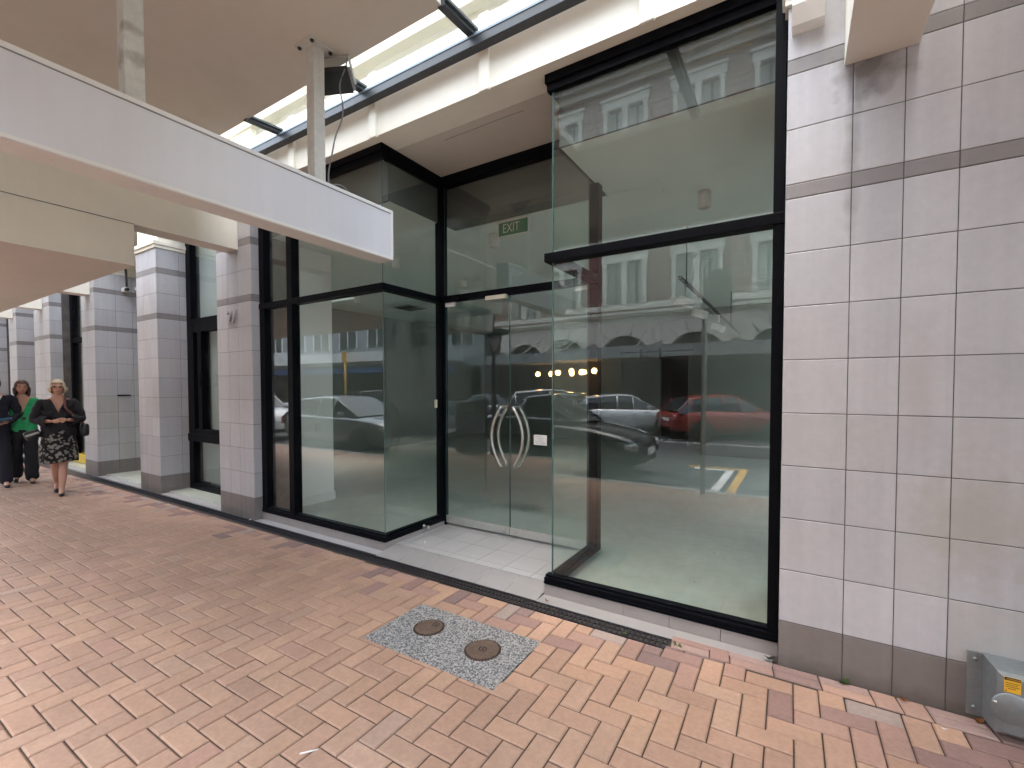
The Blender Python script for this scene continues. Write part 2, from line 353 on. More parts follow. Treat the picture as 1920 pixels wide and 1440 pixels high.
# ------------------------------------------------------------------ ground
def pavement():
    mb = MB(); B = .115; th = R_(.752); c, s = math.cos(th), math.sin(th); ox, oy = -1.8135, 1.2225
    rnd = random.Random(3)
    def w(i, j): return ox + B*(c*i - s*j), oy + B*(s*i + c*j)
    def colour(x, y):
        base = rnd.choice([(.405,.255,.178),(.395,.248,.176),(.415,.266,.186),(.385,.24,.172),(.40,.252,.182),(.372,.236,.172),(.40,.262,.19)])
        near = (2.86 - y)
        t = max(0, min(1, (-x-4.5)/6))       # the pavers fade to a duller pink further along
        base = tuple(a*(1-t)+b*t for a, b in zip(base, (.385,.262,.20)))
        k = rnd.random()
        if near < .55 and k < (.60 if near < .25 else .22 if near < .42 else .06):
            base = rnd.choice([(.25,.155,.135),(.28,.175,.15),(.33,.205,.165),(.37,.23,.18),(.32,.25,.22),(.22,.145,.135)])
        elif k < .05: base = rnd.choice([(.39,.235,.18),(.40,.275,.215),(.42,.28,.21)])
        v = rnd.uniform(.93, 1.05)
        return tuple(min(.9, q*v) for q in base)
    def brick(i, j, a, b):
        pts = [w(i, j), w(i+a, j), w(i+a, j+b), w(i, j+b)]
        cx = sum(p[0] for p in pts)/4; cy = sum(p[1] for p in pts)/4
        lim = 2.815 if cx < -.66 else 2.86
        if cy < -.98 or cx < -21 or cx > 2.3: return
        if all(-2.372 < p[0] < -1.372 and 1.938 < p[1] < 2.472 for p in pts): return
        top = lim + .012
        if min(p[1] for p in pts) > top - .02: return
        q = []
        for (x, y) in pts:
            y = min(y, top)
            q.append((x, y))
        if len({round(y, 4) for _, y in q}) < 2 or max(y for _, y in q) - min(y for _, y in q) < .02: return
        cx = sum(p[0] for p in q)/4; cy = sum(p[1] for p in q)/4
        dz = rnd.uniform(-.0012, .0012); tx, ty = rnd.uniform(-.012, .012), rnd.uniform(-.012, .012)
        place(q, colour(cx, cy), dz, tx, ty, cx, cy)
    def place(q, col, dz, tx, ty, cx, cy, g=.0034, b=.0065):
        xs = [p[0] for p in q]; ys = [p[1] for p in q]
        def shr(i, d):
            p = Vector(q[i]); a = (Vector(q[(i+1) % 4])-p).normalized(); b_ = (Vector(q[i-1])-p).normalized()
            r = p+(a+b_)*d; return r.x, r.y
        lo = [shr(i, g) for i in range(4)]; hi = [shr(i, g+b) for i in range(4)]
        def z(p, d): return gz(*p)+dz+d+tx*(p[0]-cx)*.6+ty*(p[1]-cy)*.6
        V = [mb.bm.verts.new((*p, z(p, -.014))) for p in lo] + [mb.bm.verts.new((*p, z(p, -.0052))) for p in lo] + [mb.bm.verts.new((*p, z(p, 0))) for p in hi]
        if mb.col is None: mb.col = mb.bm.faces.layers.float_color.new('col')
        i0 = mb.mi(M['brick'])
        fs = [mb.bm.faces.new(V[8:12])]
        for k in range(4):
            fs.append(mb.bm.faces.new((V[4+k], V[4+(k+1) % 4], V[8+(k+1) % 4], V[8+k])))
            fs.append(mb.bm.faces.new((V[k], V[(k+1) % 4], V[4+(k+1) % 4], V[4+k])))
        for f in fs: f.material_index = i0; f[mb.col] = (*col, 1)
    for a in range(-130, 130):
        for b in range(-60, 60):
            i, j = a + 2*b, a - 2*b
            x, y = w(i, j)
            if x < -21.5 or x > 2.8 or y < -1.4 or y > 3.3: continue
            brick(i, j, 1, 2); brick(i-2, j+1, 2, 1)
    # soldier course of darker pavers against the pier on the right
    x = -.655
    while x < 2.2:
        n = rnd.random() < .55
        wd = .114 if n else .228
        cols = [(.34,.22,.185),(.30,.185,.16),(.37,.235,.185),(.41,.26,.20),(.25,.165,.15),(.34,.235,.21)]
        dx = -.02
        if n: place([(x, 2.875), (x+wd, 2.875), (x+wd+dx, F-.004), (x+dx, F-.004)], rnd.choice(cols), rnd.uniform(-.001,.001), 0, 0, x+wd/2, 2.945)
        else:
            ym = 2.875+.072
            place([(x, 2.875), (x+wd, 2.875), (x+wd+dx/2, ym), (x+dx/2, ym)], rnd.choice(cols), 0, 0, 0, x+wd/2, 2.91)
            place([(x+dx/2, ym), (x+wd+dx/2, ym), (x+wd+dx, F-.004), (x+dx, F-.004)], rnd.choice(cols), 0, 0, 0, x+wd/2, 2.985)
        x += wd
    # joint bed
    for k in range(-22, 3):
        for (y0, y1) in ((-1.0, 1.0), (1.0, 3.3)):
            x0, x1 = k, k+1
            mb.poly([(x0, y0, gz(x0, y0)-.009), (x1, y0, gz(x1, y0)-.009), (x1, y1, gz(x1, y1)-.009), (x0, y1, gz(x0, y1)-.009)], M['sand'], (.05,.04,.03))
    structure('pavement', mb)
pavement()
mb = MB(); mb.box(-60, 40, -60, 60, -.40, -.35, M['concrete']); structure('ground', mb)
mb = MB(); mb.box(-60, 40, -11.9, -1.18, -.3, -.10, M['asphalt']); structure('road', mb)
mb = MB()
for k in range(-30, 20): mb.box(k*1.5+.004, k*1.5+1.496, -1.18, -1.0, -.3, gz(k*1.5, -1)+.002, bev=.012)
structure('kerb', mb, M['kerbstone'])
mb = MB(); mb.box(-60, 40, -16.2, -11.9, -.3, .04, M['concrete']); structure('far_pavement', mb)
mb = MB()
zr = -.096
def stripe(mb, pts, mat): mb.poly([(x, y, zr) for x, y in pts], mat)
stripe(mb, [(-1.22,-1.30),(-1.08,-1.30),(-1.08,-3.95),(-1.22,-3.95)], M['roadwhite'])
stripe(mb, [(-1.85,-3.80),(-1.85,-3.95),(-1.22,-3.95),(-1.22,-3.80)], M['roadwhite'])
stripe(mb, [(-.98,-1.30),(-.84,-1.30),(-.84,-4.2),(-.98,-4.2)], M['roadyellow'])
stripe(mb, [(-2.0,-4.05),(-2.0,-4.18),(-.98,-4.18),(-.98,-4.05)], M['roadyellow'])
stripe(mb, [(-.84,-1.30),(3.5,-1.30),(3.5,-1.42),(-.84,-1.42)], M['roadyellow'])
for k in range(-9, 4): stripe(mb, [(k*3.3-.9, -8.5), (k*3.3-.78, -8.5), (k*3.3+2.52, -11.8), (k*3.3+2.4, -11.8)], M['roadwhite'])
stripe(mb, [(-30,-8.42),(12,-8.42),(12,-8.52),(-30,-8.52)], M['roadwhite'])
structure('road_marking', mb)
mb = MB(); mb.box(-16.0, 4.1, 3.13, 15.5, -.05, .012, M['infloor']); structure('shop_floor', mb)

# ------------------------------------------------------------------ the shop building
shop = thing('shop_building', (-3, 3.5, 0), 'two-tone shopfront of pale grey tiled piers with black-framed glass bays and cream fascia', 'building')
def tile_col(rnd, z):
    base = rnd.choice([(.475,.478,.51),(.49,.493,.525),(.46,.463,.495),(.478,.478,.505),(.50,.503,.53)])
    if z < 1.2 and rnd.random() < .28: base = rnd.choice([(.44,.44,.44),(.46,.46,.475),(.45,.455,.465)])
    v = rnd.uniform(.96, 1.03); return tuple(q*v for q in base)
ROWS = [('base', None, .262)] + [('t', .262+.304*k, .262+.304*(k+1)) for k in range(8)] + \
       [('band', 2.695, 2.776), ('t', 2.776, 3.083), ('t', 3.083, 3.388), ('band', 3.388, 3.470), ('t', 3.470, 3.765)]
def tiled_face(mb, p0, udir, nrm, cuts, rnd, z0=-.10, joint=.0022):
    p0 = Vector(p0); u = Vector(udir); n = Vector(nrm)
    for kind, a, b in ROWS:
        a = z0 if a is None else a
        for c0, c1 in zip(cuts, cuts[1:]):
            if kind == 'base': v = rnd.uniform(.94,1.05); col = tuple(q*v for q in (.205,.185,.178))
            elif kind == 'band': v = rnd.uniform(.95,1.05); col = tuple(q*v for q in (.25,.24,.245))
            else: col = tile_col(rnd, a)
            j = joint; e = .0025
            o = [(c0+j, a+j), (c1-j, a+j), (c1-j, b-j), (c0+j, b-j)]
            i_ = [(c0+j+e, a+j+e), (c1-j-e, a+j+e), (c1-j-e, b-j-e), (c0+j+e, b-j-e)]
            tilt = rnd.uniform(-.0008, .0008)
            P = lambda q, d: p0 + u*q[0] + Vector((0, 0, q[1])) + n*(d + tilt*(1 if q[0] > (c0+c1)/2 else -1))
            A = [P(q, -.005) for q in o]; Bv = [P(q, -.0015) for q in o]; Cv = [P(q, 0) for q in i_]
            va = [mb.bm.verts.new(p) for p in A]; vb = [mb.bm.verts.new(p) for p in Bv]; vc = [mb.bm.verts.new(p) for p in Cv]
            if mb.col is None: mb.col = mb.bm.faces.layers.float_color.new('col')
            fs = [mb.bm.faces.new(vc)]
            for k in range(4):
                fs.append(mb.bm.faces.new((vb[k], vb[(k+1) % 4], vc[(k+1) % 4], vc[k])))
                fs.append(mb.bm.faces.new((va[k], va[(k+1) % 4], vb[(k+1) % 4], vb[k])))
            im = mb.mi(M['tile'])
            for f in fs: f.material_index = im; f[mb.col] = (*col, 1)
def pier(x0, x1, yb, cuts, rcuts, seed, top=3.765):
    mb = MB(); rnd = random.Random(seed)
    mb.box(x0+.004, x1-.004, F+.004, yb, -.12, top-.002, M['mortar'], (.2,.2,.2))
    tiled_face(mb, (0, F, 0), (1, 0, 0), (0, -1, 0), cuts, rnd)
    if rcuts: tiled_face(mb, (x1, 0, 0), (0, 1, 0), (1, 0, 0), rcuts, rnd)
    p = mb.build('pier', None, shop)
    mb = MB()   # painted capital with a stepped moulding above the tiles
    mb.box(x0-.0, x1+.0, F+.03, yb, top, 7.0)
    mb.box(x0-.03, x1+.03, F-.04, yb, top+.05, top+.11, bev=.006)
    mb.box(x0-.015, x1+.015, F-.02, yb, top+.002, top+.048, bev=.004)
    mb.build('capital', M['cream'], p)
    return p
pier(-.072, 1.65, 4.2, [-.072, .235, .451, .662, .985, 1.30, 1.65], None, 11)
pier(-6.538, -5.706, 3.6, [-6.538, -6.252, -6.017, -5.706], [F, F+.14], 12)
pier(-9.10, -8.36, 3.72, [-9.10, -8.83, -8.60, -8.36], [F, F+.30, F+.44], 13)
pier(-11.67, -11.00, 4.0, [-11.67, -11.40, -11.0], [F, F+.31, F+.56, F+.98], 14)
pier(-14.77, -13.66, 3.6, [-14.77, -14.4, -14.03, -13.66], [F, F+.2], 15)
pier(-16.94, -16.27, 5.2, [-16.94, -16.6, -16.27], [F, F+.5, F+1., F+1.5, F+2.1], 16)
pier(-20.2, -19.4, 3.8, [-20.2, -19.8, -19.4], [F, F+.4], 17)

# fascia, soffit, upper wall
mb = MB(); mb.box(-5.706, -.072, F, 3.30, ZS, 4.62)
fas = mb.build('fascia', M['cream'], shop)
for x in (-.87, -2.18, -3.488, -4.80):
    mb = MB(); mb.box(x-.05, x+.05, F-.028, F+.01, ZS-.018, 4.618, bev=.012); mb.build('rib', M['cream'], fas)
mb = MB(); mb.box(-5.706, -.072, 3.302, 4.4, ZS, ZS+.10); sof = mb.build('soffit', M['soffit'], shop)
mb = MB(); mb.tube([(-2.95, 3.412, ZS-.0005), (-2.62, 3.41, ZS-.0005), (-2.35, 3.404, ZS-.0005), (-2.05, 3.409, ZS-.0005)], .0022, seg=5); mb.build('crack', M['cable'], sof)
mb = MB()
mb.box(-5.706, -.072, F+.10, 3.5, 4.62, 4.78); mb.box(-21, 3, F+.0, 3.7, 4.78, 13.0); mb.box(-60, 40, 3.72, 4.2, 4.8, 13.0); mb.box(-60, -9.3, 4.2, 15.6, 4.8, 5.0); mb.box(-7.95, .9, 4.2, 15.6, 4.8, 5.0); mb.box(-9.3, -7.95, 4.2, 4.6, 4.8, 5.0); mb.box(-9.3, -7.95, 6.4, 15.6, 4.8, 5.0); mb.box(3.9, 40, 4.2, 15.6, 4.8, 5.0); mb.box(.9, 3.9, 4.2, 6.9, 4.8, 5.0); mb.box(.9, 3.9, 9.9, 15.6, 4.8, 5.0); mb.box(4.2, 40, F+.05, 15.6, 0, 4.8); mb.box(1.66, 4.2, F+.05, 4.2, 0, 4.8); mb.box(-60, -21, F+.05, 15.6, 0, 4.8); mb.box(-16, 3, 15.55, 15.65, 0, 4.8)  # roof slabs leave two unseen openings, added to bring in daylight
for z in (5.2, 7.4, 9.0): mb.box(-21, 3, F-.10, F, z, z+.12)
mb.build('upper_wall', principled('upper_paint', (.50,.49,.42), .7), shop)
for k in range(9):
    mb = MB(); x = -20 + k*2.6
    mb.box(x, x+1.5, F-.02, F-.004, 5.7, 7.2, M['darkglass']); w_ = mb.build('upper_window', None, shop)
    mb = MB()
    for (a, b, c, d) in ((x-.08, x, 5.62, 7.28), (x+1.5, x+1.58, 5.62, 7.28), (x, x+1.5, 7.2, 7.28), (x, x+1.5, 5.62, 5.7)): mb.box(a, b, F-.05, F-.003, c, d)
    mb.build('frame', M['white'], w_)

# plinths, thresholds, entry floor
mb = MB()
def plinth_run(x0, x1):
    n = max(1, round((x1-x0)/.3)); 
    for k in range(n):
        a, b = x0+(x1-x0)*k/n, x0+(x1-x0)*(k+1)/n
        mb.box(a+.0015, b-.0015, W+.002, W+.03, -.06, .073, bev=.002)
def plinth_side(x):
    for k in range(3): mb.box(x, x+.03, W+.031+k*.295, W+.031+(k+1)*.295-.002, -.06, .073, bev=.002)
plinth_run(-5.704, XG); plinth_side(XG-.03); mb.build('plinth', M['plinth'], shop)
mb = MB(); plinth_run(XH, -.074); plinth_side(XH); mb.build('plinth', M['plinth'], shop)
mb = MB()
mb.box(-5.704, XG, 3.01, W+.0, -.08, -.012, M['steptile'], bev=.004); mb.build('threshold', None, shop)
mb = MB(); mb.box(XH, -.10, 2.975, W+.0, -.08, -.008, M['entryband'], bev=.004); mb.build('threshold', None, shop)
mb = MB(); n = 6
for k in range(n):
    a = XG + (XH-XG)*k/n; b = XG + (XH-XG)*(k+1)/n
    mb.poly([(a+.001, 2.985, -.010), (b-.001, 2.985, -.010), (b-.001, 3.242, .030), (a+.001, 3.242, .030)], M['steptile'] if False else M['entryband'])
    mb.poly([(a+.001, 2.985, -.08), (b-.001, 2.985, -.08), (b-.001, 2.985, -.010), (a+.001, 2.985, -.010)], M['entryband'])
mb.build('threshold', M['steptile'], shop)
mb = MB(); rnd = random.Random(5)
ys = [3.245, 3.34, 3.637, 3.934, 4.10]; xs = [XG+.002, -3.40, -3.10, -2.80, -2.50, -2.20, -1.90, XH-.002]
mb.box(XG+.001, XH-.001, 3.244, 4.10, -.06, .026, M['mortar'], (.3,.3,.3))
for a, b in zip(xs, xs[1:]):
    for c, d in zip(ys, ys[1:]):
        v = rnd.uniform(.96, 1.03); mb.box(a+.002, b-.002, c+.002, d-.002, .024, .0305, M['whitetile'], (.43*v,.43*v,.44*v))
mb.build('entry_floor', None, shop)
# recess floors further along
for (a, b, c) in ((-8.36, -6.538, 3.50), (-11.0, -9.10, 4.9), (-13.66, -11.67, 3.5), (-16.27, -14.77, 6.0), (-19.4, -16.94, 3.7)):
    mb = MB(); mb.box(a, b, F, c, -.08, -.006); mb.build('recess_floor', M['steptile'], shop)

# --------------------------------------------------------------- framed glazing
def pane(x0, x1, y0, y1, z0, z1, parent, name='pane'):
    """glass sheet as a thin closed box; the two big faces are clear, the rims are green glass edge"""
    mb = MB(); fs = mb.box(x0, x1, y0, y1, z0, z1)
    mb.mats = [M['glass'], M['glass_edge']]
    dims = (x1-x0, y1-y0, z1-z0); thin = dims.index(min(dims))
    bmesh.ops.recalc_face_normals(mb.bm, faces=mb.bm.faces)
    for f in mb.bm.faces: f.material_index = 0 if abs(f.normal[thin]) > .9 else 1
    return mb.build(name, None, parent)
def rail_box(mb, x0, x1, y0, y1, z0, z1): mb.box(x0, x1, y0, y1, z0, z1, M['black'], bev=.005)
def bay(label, xl, xr, jl, jr, corner_left, mull=None):
    """glass bay: front run xl..xr at W, return at the corner back to the doors"""
    bayroot = link('shop_window', None, shop); bayroot.empty_display_size = .1
    bayroot['label'] = label
    mb = MB()
    zb, zt = .074, ZS
    yb = W + .10
    rail_box(mb, xl, xr, W, yb, zb, .128); mb.box(xl+.002, xr-.002, W+.02, yb-.02, .128, .146, M['black'], bev=.004)     # sill
    mb.box(xl, xr, W-.006, W, .083, .098, M['black'], bev=.002)
    rail_box(mb, xl, xr, W, yb, 3.955, zt-.002); mb.box(xl+.01, xr-.01, W+.02, yb-.02, 3.90, 3.955, M['black'], bev=.004)  # head
    rail_box(mb, xl, xr, W-.004, yb, 2.597, 2.664)                                                  # transom
    cx0, cx1 = (xl, xl+.10) if corner_left else (xr-.10, xr)
    sy0 = yb+.001
    rail_box(mb, cx0, cx1, sy0, RD+.05, zb, .128); mb.box(cx0+.02, cx1-.02, sy0-.02, RD+.05, .128, .146, M['black'], bev=.004)
    rail_box(mb, cx0, cx1, sy0, RD+.05, 3.955, zt-.002); mb.box(cx0+.02, cx1-.02, sy0, RD+.05, 3.90, 3.955, M['black'], bev=.004)
    rail_box(mb, cx0, cx1, sy0, RD+.05, 2.597, 2.664)
    rail_box(mb, cx0+.002, cx1-.002, RD-.05, RD+.052, .1, ZS-.01)                                     # rear post
    for a, b in (jl, jr):
        if b > a: rail_box(mb, a, b, W+.004, yb, .10, ZS-.01); mb.box(a+.02, b-.02, yb, yb+.03, .10, ZS-.05, M['black'])
    if mull:
        rail_box(mb, mull[0], mull[1], W-.002, yb, .10, ZS-.01)
    fr = mb.build('frame', None, bayroot)
    gx = (cx0+cx1)/2; t = .005
    segs = []
    if corner_left: segs = [(gx+t, jr[0]+.012)]
    else: segs = [(jl[1]-.012, mull[0]+.012), (mull[1]-.012, gx-t)]
    for (z0, z1) in ((.13, 2.61), (2.65, 3.91)):
        for a, b in segs: pane(a, b, G-t, G+t, z0, z1, bayroot)
        pane(gx-t+.0005, gx+t-.0005, G-t, RD-.04, z0, z1, bayroot)
    return bayroot
bay('left glass bay of the shopfront with its own narrow side light beside pier 27', -5.70, XG, (-5.70, -5.59), (0, 0), False, (-5.11, -5.01))
bay('right glass bay of the shopfront against the wide tiled pier', XH, -.076, (0, 0), (-.136, -.076), True)

# rear frame with the two frameless doors
er = link('entrance_frame', None, shop); er.empty_display_size = .1
mb = MB()
rail_box(mb, XG+.001, XH-.001, RD-.05, RD+.05, 3.915, ZS-.002)
rail_box(mb, XG+.001, XH-.001, RD-.04, RD+.04, 2.605, 2.675)
rail_box(mb, XG+.001, XG+.018, RD-.03, RD+.03, .03, 2.604); rail_box(mb, XH-.018, XH-.001, RD-.03, RD+.03, .03, 2.604)
mb.build('frame', None, er)
pane(XG+.004, XH-.004, RD-.006, RD+.006, 2.66, 3.93, er)
def door(x0, x1, hinge_left, label):
    d = link('glass_door', None, shop); d.empty_display_size = .1; d['label'] = label
    pane(x0, x1, RD-.006, RD+.006, .139, 2.598, d)
    mb = MB(); mb.box(x0, x1, RD-.018, RD+.018, .058, .142, bev=.003); r = mb.build('bottom_rail', M['rail'], d)
    kx = x1-.07 if hinge_left else x0+.07
    mb = MB(); mb.box(kx-.03, kx+.03, RD-.026, RD-.018, .072, .128, bev=.004); mb.lathe([(.001,-.034),(.014,-.034),(.014,-.026),(.001,-.026)], (kx+.008, RD, .104), 'y', seg=14)
    mb.build('lock', M['steel'], d)
    px0, px1 = (x0, x0+.13) if hinge_left else (x1-.13, x1)
    mb = MB(); mb.box(px0, px1, RD-.016, RD+.016, 2.555, 2.600, bev=.003); mb.build('patch_fitting', M['white'], d)
    sx = -1 if hinge_left else 1; mid = (x1 if hinge_left else x0)
    for side in (-1, 1):
        mb = MB(); pts = []
        for k in range(21):
            a = -1 + 2*k/20
            pts.append((mid + sx*(.072 + .118*(1-a*a)), RD + side*.062, 1.108 + .312*a))
        p0, p1 = pts[0], pts[-1]
        path = [(p0[0], RD+side*.004, p0[2])] + [(p0[0], RD+side*.045, p0[2])] + pts + [(p1[0], RD+side*.045, p1[2])] + [(p1[0], RD+side*.004, p1[2])]
        mb.tube(path, .0155, seg=12); mb.build('handle', M['steel'], d)
    return d
door(-3.468, -2.597, True, 'left leaf of the frameless glass entrance doors')
door(-2.589, XH-.020, False, 'right leaf of the frameless glass entrance doors, with a white notice')
mb = MB(); mb.box(-2.86, -2.60, RD-.075, RD-.03, 2.560, 2.604, bev=.004); mb.build('door_closer', principled('closer_beige', (.62,.58,.47), .45), er)

# interior -----------------------------------------------------------
mb = MB()
mb.box(-16, -9.3, 4.30, 15.5, ZC, ZC+.06); mb.box(-7.95, .9, 4.30, 15.5, ZC, ZC+.06); mb.box(-9.3, -7.95, 4.30, 4.6, ZC, ZC+.06); mb.box(-9.3, -7.95, 6.4, 15.5, ZC, ZC+.06); mb.box(.9, 4.0, 4.30, 5.2, ZC, ZC+.06); mb.box(.9, 4.0, 11.2, 15.5, ZC, ZC+.06); mb.box(-5.70, XG-.065, 3.262, 4.298, ZC, ZC+.06); mb.box(XH+.065, 1.2, 3.262, 4.298, ZC, ZC+.06)  # ceiling left open below the two added daylight openings
mb.box(-16, -5.702, 3.62, 4.298, ZC, ZC+.06)
ceil = mb.build('shop_ceiling', M['inceil'], shop)
mb = MB()
mb.box(-5.70, XG-.062, 3.24, 3.26, ZC-.004, 4.2); mb.box(XH+.062, -.06, 3.24, 3.26, ZC-.004, 4.2)
mb.box(XG-.064, XG-.058, 3.262, 4.10, ZC-.003, 4.2); mb.box(XH+.058, XH+.064, 3.262, 4.10, ZC-.003, 4.2)
mb.box(XG-.05, XH+.05, 4.10, 4.28, ZC-.004, 4.2)
mb.build('bulkhead', principled('bulkhead_paint', (.10,.105,.10), .7), shop)
mb = MB()
mb.box(-16, -3.31, 13.0, 13.15, 0, ZC); mb.box(-2.55, 3.97, 13.0, 13.15, 0, ZC); mb.box(-3.31, -2.55, 13.0, 13.15, 2.53, ZC)
mb.box(-1.93, 3.97, 11.5, 11.62, 0, ZC)
mb.box(3.98, 4.1, 4.2, 13.0, 0, 4.8); mb.box(.88, .94, 5.2, 11.2, ZC+.062, 4.8); mb.box(.94, 3.98, 5.12, 5.18, ZC+.062, 4.8); mb.box(.94, 3.98, 11.22, 11.28, ZC+.062, 4.8)  # thin upper boxes line the right-hand added, unseen daylight opening
mb.box(-9.6, -9.45, 3.9, 13.0, 0, ZC)
mb.build('shop_wall', M['inwall'], shop)
mb = MB(); mb.box(-3.6, -2.3, 14.6, 14.7, 0, 2.8); mb.box(-3.45, -3.40, 13.15, 14.6, 0, 2.7); mb.box(-2.45, -2.40, 13.15, 14.6, 0, 2.7); mb.box(-3.45, -2.4, 13.15, 14.6, 2.70, 2.75)
mb.build('doorway', M['dark'], shop)
mb = MB()
mb.tube([(-4.45, 12.95, 2.66), (-2.40, 12.95, 2.66)], .022, seg=8)
for x in (-3.85, -3.30): mb.box(x-.03, x+.03, 12.92, 12.98, 2.45, 2.74)
mb.build('sliding_door_track', M['black'], shop)
mb = MB(); mb.box(-6.5, -5.72, 3.602, 4.15, 0, ZC-.002); nib = mb.build('partition', principled('partition_white', (.86,.87,.87), .6), shop)
mb = MB(); mb.box(-5.72, -5.704, 3.62, 4.166, .012, .135, bev=.004); mb.box(-5.704, -5.699, 3.62, 4.17, .045, .06); mb.build('skirting', M['white'], nib)
mb = MB(); mb.box(-5.72, -5.708, 3.86, 3.94, 1.02, 1.14, bev=.003)
for k in range(3): mb.box(-5.708, -5.704, 3.875, 3.925, 1.045+.025*k, 1.058+.025*k)
mb.build('socket', M['white'], nib)
def downlight(x, y, label):
    t = thing('downlight', (x, y, ZC), label, 'ceiling light', 'cylinder downlights on the shop ceiling')
    mb = MB(); mb.lathe([(.001,0),(.058,0),(.058,-.155),(.05,-.160),(.046,-.150),(.044,-.12)], (x, y, ZC), seg=20, caps=False); mb.build('can', M['white'], t)
    mb = MB(); mb.lathe([(.001,-.118),(.043,-.118),(.043,-.112),(.001,-.112)], (x, y, ZC), seg=16); mb.build('lens', M['dark'], t)
    return t
downlight(-.79, 4.70, 'white cylinder downlight behind the right glass bay')
downlight(-3.22, 4.64, 'white cylinder downlight hanging left of the exit sign')
downlight(-5.0, 4.7, 'white cylinder downlight at the upper edge of the left bay glass')
downlight(-4.95, 6.2, 'white cylinder downlight seen above the left door leaf')
downlight(-6.42, 6.2, 'white cylinder downlight low in the corner of the left bay')
downlight(-7.7, 6.2, 'white cylinder downlight nearest the white partition of the left bay')
t = thing('track_light', (-1.13, 6, 3.0), 'black ceiling track with white spotlights behind the right glass bay', 'track light')
mb = MB(); mb.box(-1.148, -1.112, 5.25, 11.4, 2.84, 2.87); mb.box(-1.135,-1.125,5.6,5.61,2.87,ZC); mb.box(-1.135,-1.125,9.8,9.81,2.87,ZC); mb.build('rail', M['black'], t)
for y in (5.55, 6.5, 8.2):
    mb = MB(); mb.tube([(-1.13, y, 2.84), (-1.13, y, 2.72)], .012, seg=8)
    mb.tube([(-1.22, y-.05, 2.66), (-1.06, y+.06, 2.60)], .055, seg=14); mb.build('spot', M['white'], t)
t = thing('exit_sign', (-2.74, 4.33, ZC), 'green and white EXIT sign hanging above the entrance doors', 'exit sign')
x0, x1, z0, z1 = -2.925, -2.545, 3.345, 3.518
mb = MB(); mb.box(x0-.012, x1+.012, 4.31, 4.36, z0-.012, z1, bev=.004); mb.build('housing', M['white'], t)
mb = MB(); mb.box(x0, x1, 4.306, 4.3095, z0, z1-.025); mb.build('face', M['greenexit'], t)
me = text_mesh('EXIT', .135, .002); me.materials.append(M['exitwhite'])
o = link('lettering', me, t); o.matrix_basis = Matrix.Translation((-2.76, 4.3045, 3.418)) @ Matrix.Rotation(R_(90), 4, 'X') @ Matrix.Diagonal((.82, 1.05, 1, 1))
t = thing('ceiling_vent', (-7.8, 7.75, ZC), 'dark square air vent in the shop ceiling seen through the left bay', 'vent')
mb = MB(); mb.box(-8.1, -7.5, 7.45, 8.05, ZC-.02, ZC-.001); mb.build('frame', M['polegrey'], t)
mb = MB()
for k in range(9): mb.box(-8.05, -7.55, 7.50+k*.06, 7.53+k*.06, ZC-.028, ZC-.02)
mb.build('louvre', M['dark'], t)
mb = MB(); mb.box(XG-.02, XG+.004, 3.86, 3.885, 1.40, 1.49, bev=.003); mb.build('door_button', principled('button_cream', (.68,.66,.52), .5), er)

# small side windows further along the facade
def recess_window(x0, x1, y, label, casement):
    r = link('side_window', None, shop); r['label'] = label; r.empty_display_size = .1
    mb = MB()
    def b(a, c, e, f, d=.06): mb.box(a, c, y-d, y+.03, e, f, M['black'], bev=.004)
    b(x0, x0+.15, 0.0, 4.3); b(x1-.06, x1, 0.0, 4.3)
    b(x0+.15, x1-.06, .0, .115); b(x0+.15, x1-.06, 2.615, 2.715)
    if casement:
        b(x0, x1, .78, .90, .075); b(x0+.15, x0+.23, .9, 2.6, .07); b(x0+.36, x0+.48, .9, 2.6, .07); b(x1-.2, x1-.06, .9, 2.6, .07)
        b(x0+.23, x1-.2, 2.5, 2.615, .068); b(x0+.23, x1-.2, .90, .98, .068)
    mb.build('frame', None, r)
    pane(x0+.14, x1-.05, y-.006, y+.006, .1, .80 if casement else 2.63, r); pane(x0+.14, x1-.05, y-.006, y+.006, 2.70, 4.25, r)
    if casement:
        pane(x0+.2, x1-.1, y-.006, y+.006, .92, 2.55, r)
        mb = MB(); mb.tube([(x0+.55, y-.09, 1.66), (x0+.55, y-.12, 1.66), (x0+.55, y-.12, 1.84), (x0+.55, y-.09, 1.84)], .011, seg=8); mb.build('handle', M['black'], r)
recess_window(-8.36, -6.54, 3.47, 'tall black-framed casement window in the recess left of pier 27', True)
recess_window(-13.66, -11.68, 3.40, 'tall black-framed shop window beyond the walkers', False)
recess_window(-19.4, -16.95, 3.55, 'black-framed shop window at the far left edge', False)
mb = MB(); mb.box(-13.5, -11.7, 3.30, 3.37, .03, .20); mb.build('sill_board', M['yellowstrip'], shop)
mb = MB()
mb.box(-11.0, -9.1, 4.9, 5.0, 0, 4.5); mb.box(-9.16, -9.104, 3.74, 4.899, 0, 4.5); mb.box(-10.99, -9.17, 3.3, 4.899, 4.0, 4.1)
mb.build('recess_wall', M['lightgreen'], shop)
mb = MB(); mb.box(-16.27, -14.77, 6.0, 6.1, 0, 4.5); mb.build('recess_wall', M['lightgreen'], shop)
for (a, b) in ((-8.36, -6.538), (-11.0, -9.1), (-13.66, -11.67), (-16.27, -14.77), (-19.4, -16.94)):
    mb = MB(); mb.box(a+.001, b-.001, F+.05, 3.6, 4.3, 4.8); mb.build('lintel', M['cream'], shop)
for (a, b, c) in ((-13.64, -11.69, 4.3), (-8.34, -6.56, 4.05), (-19.3, -17, 5.2)):
    mb = MB(); mb.box(a, b, c, c+.1, 0, 4.3); mb.build('back_wall', M['white'], shop)
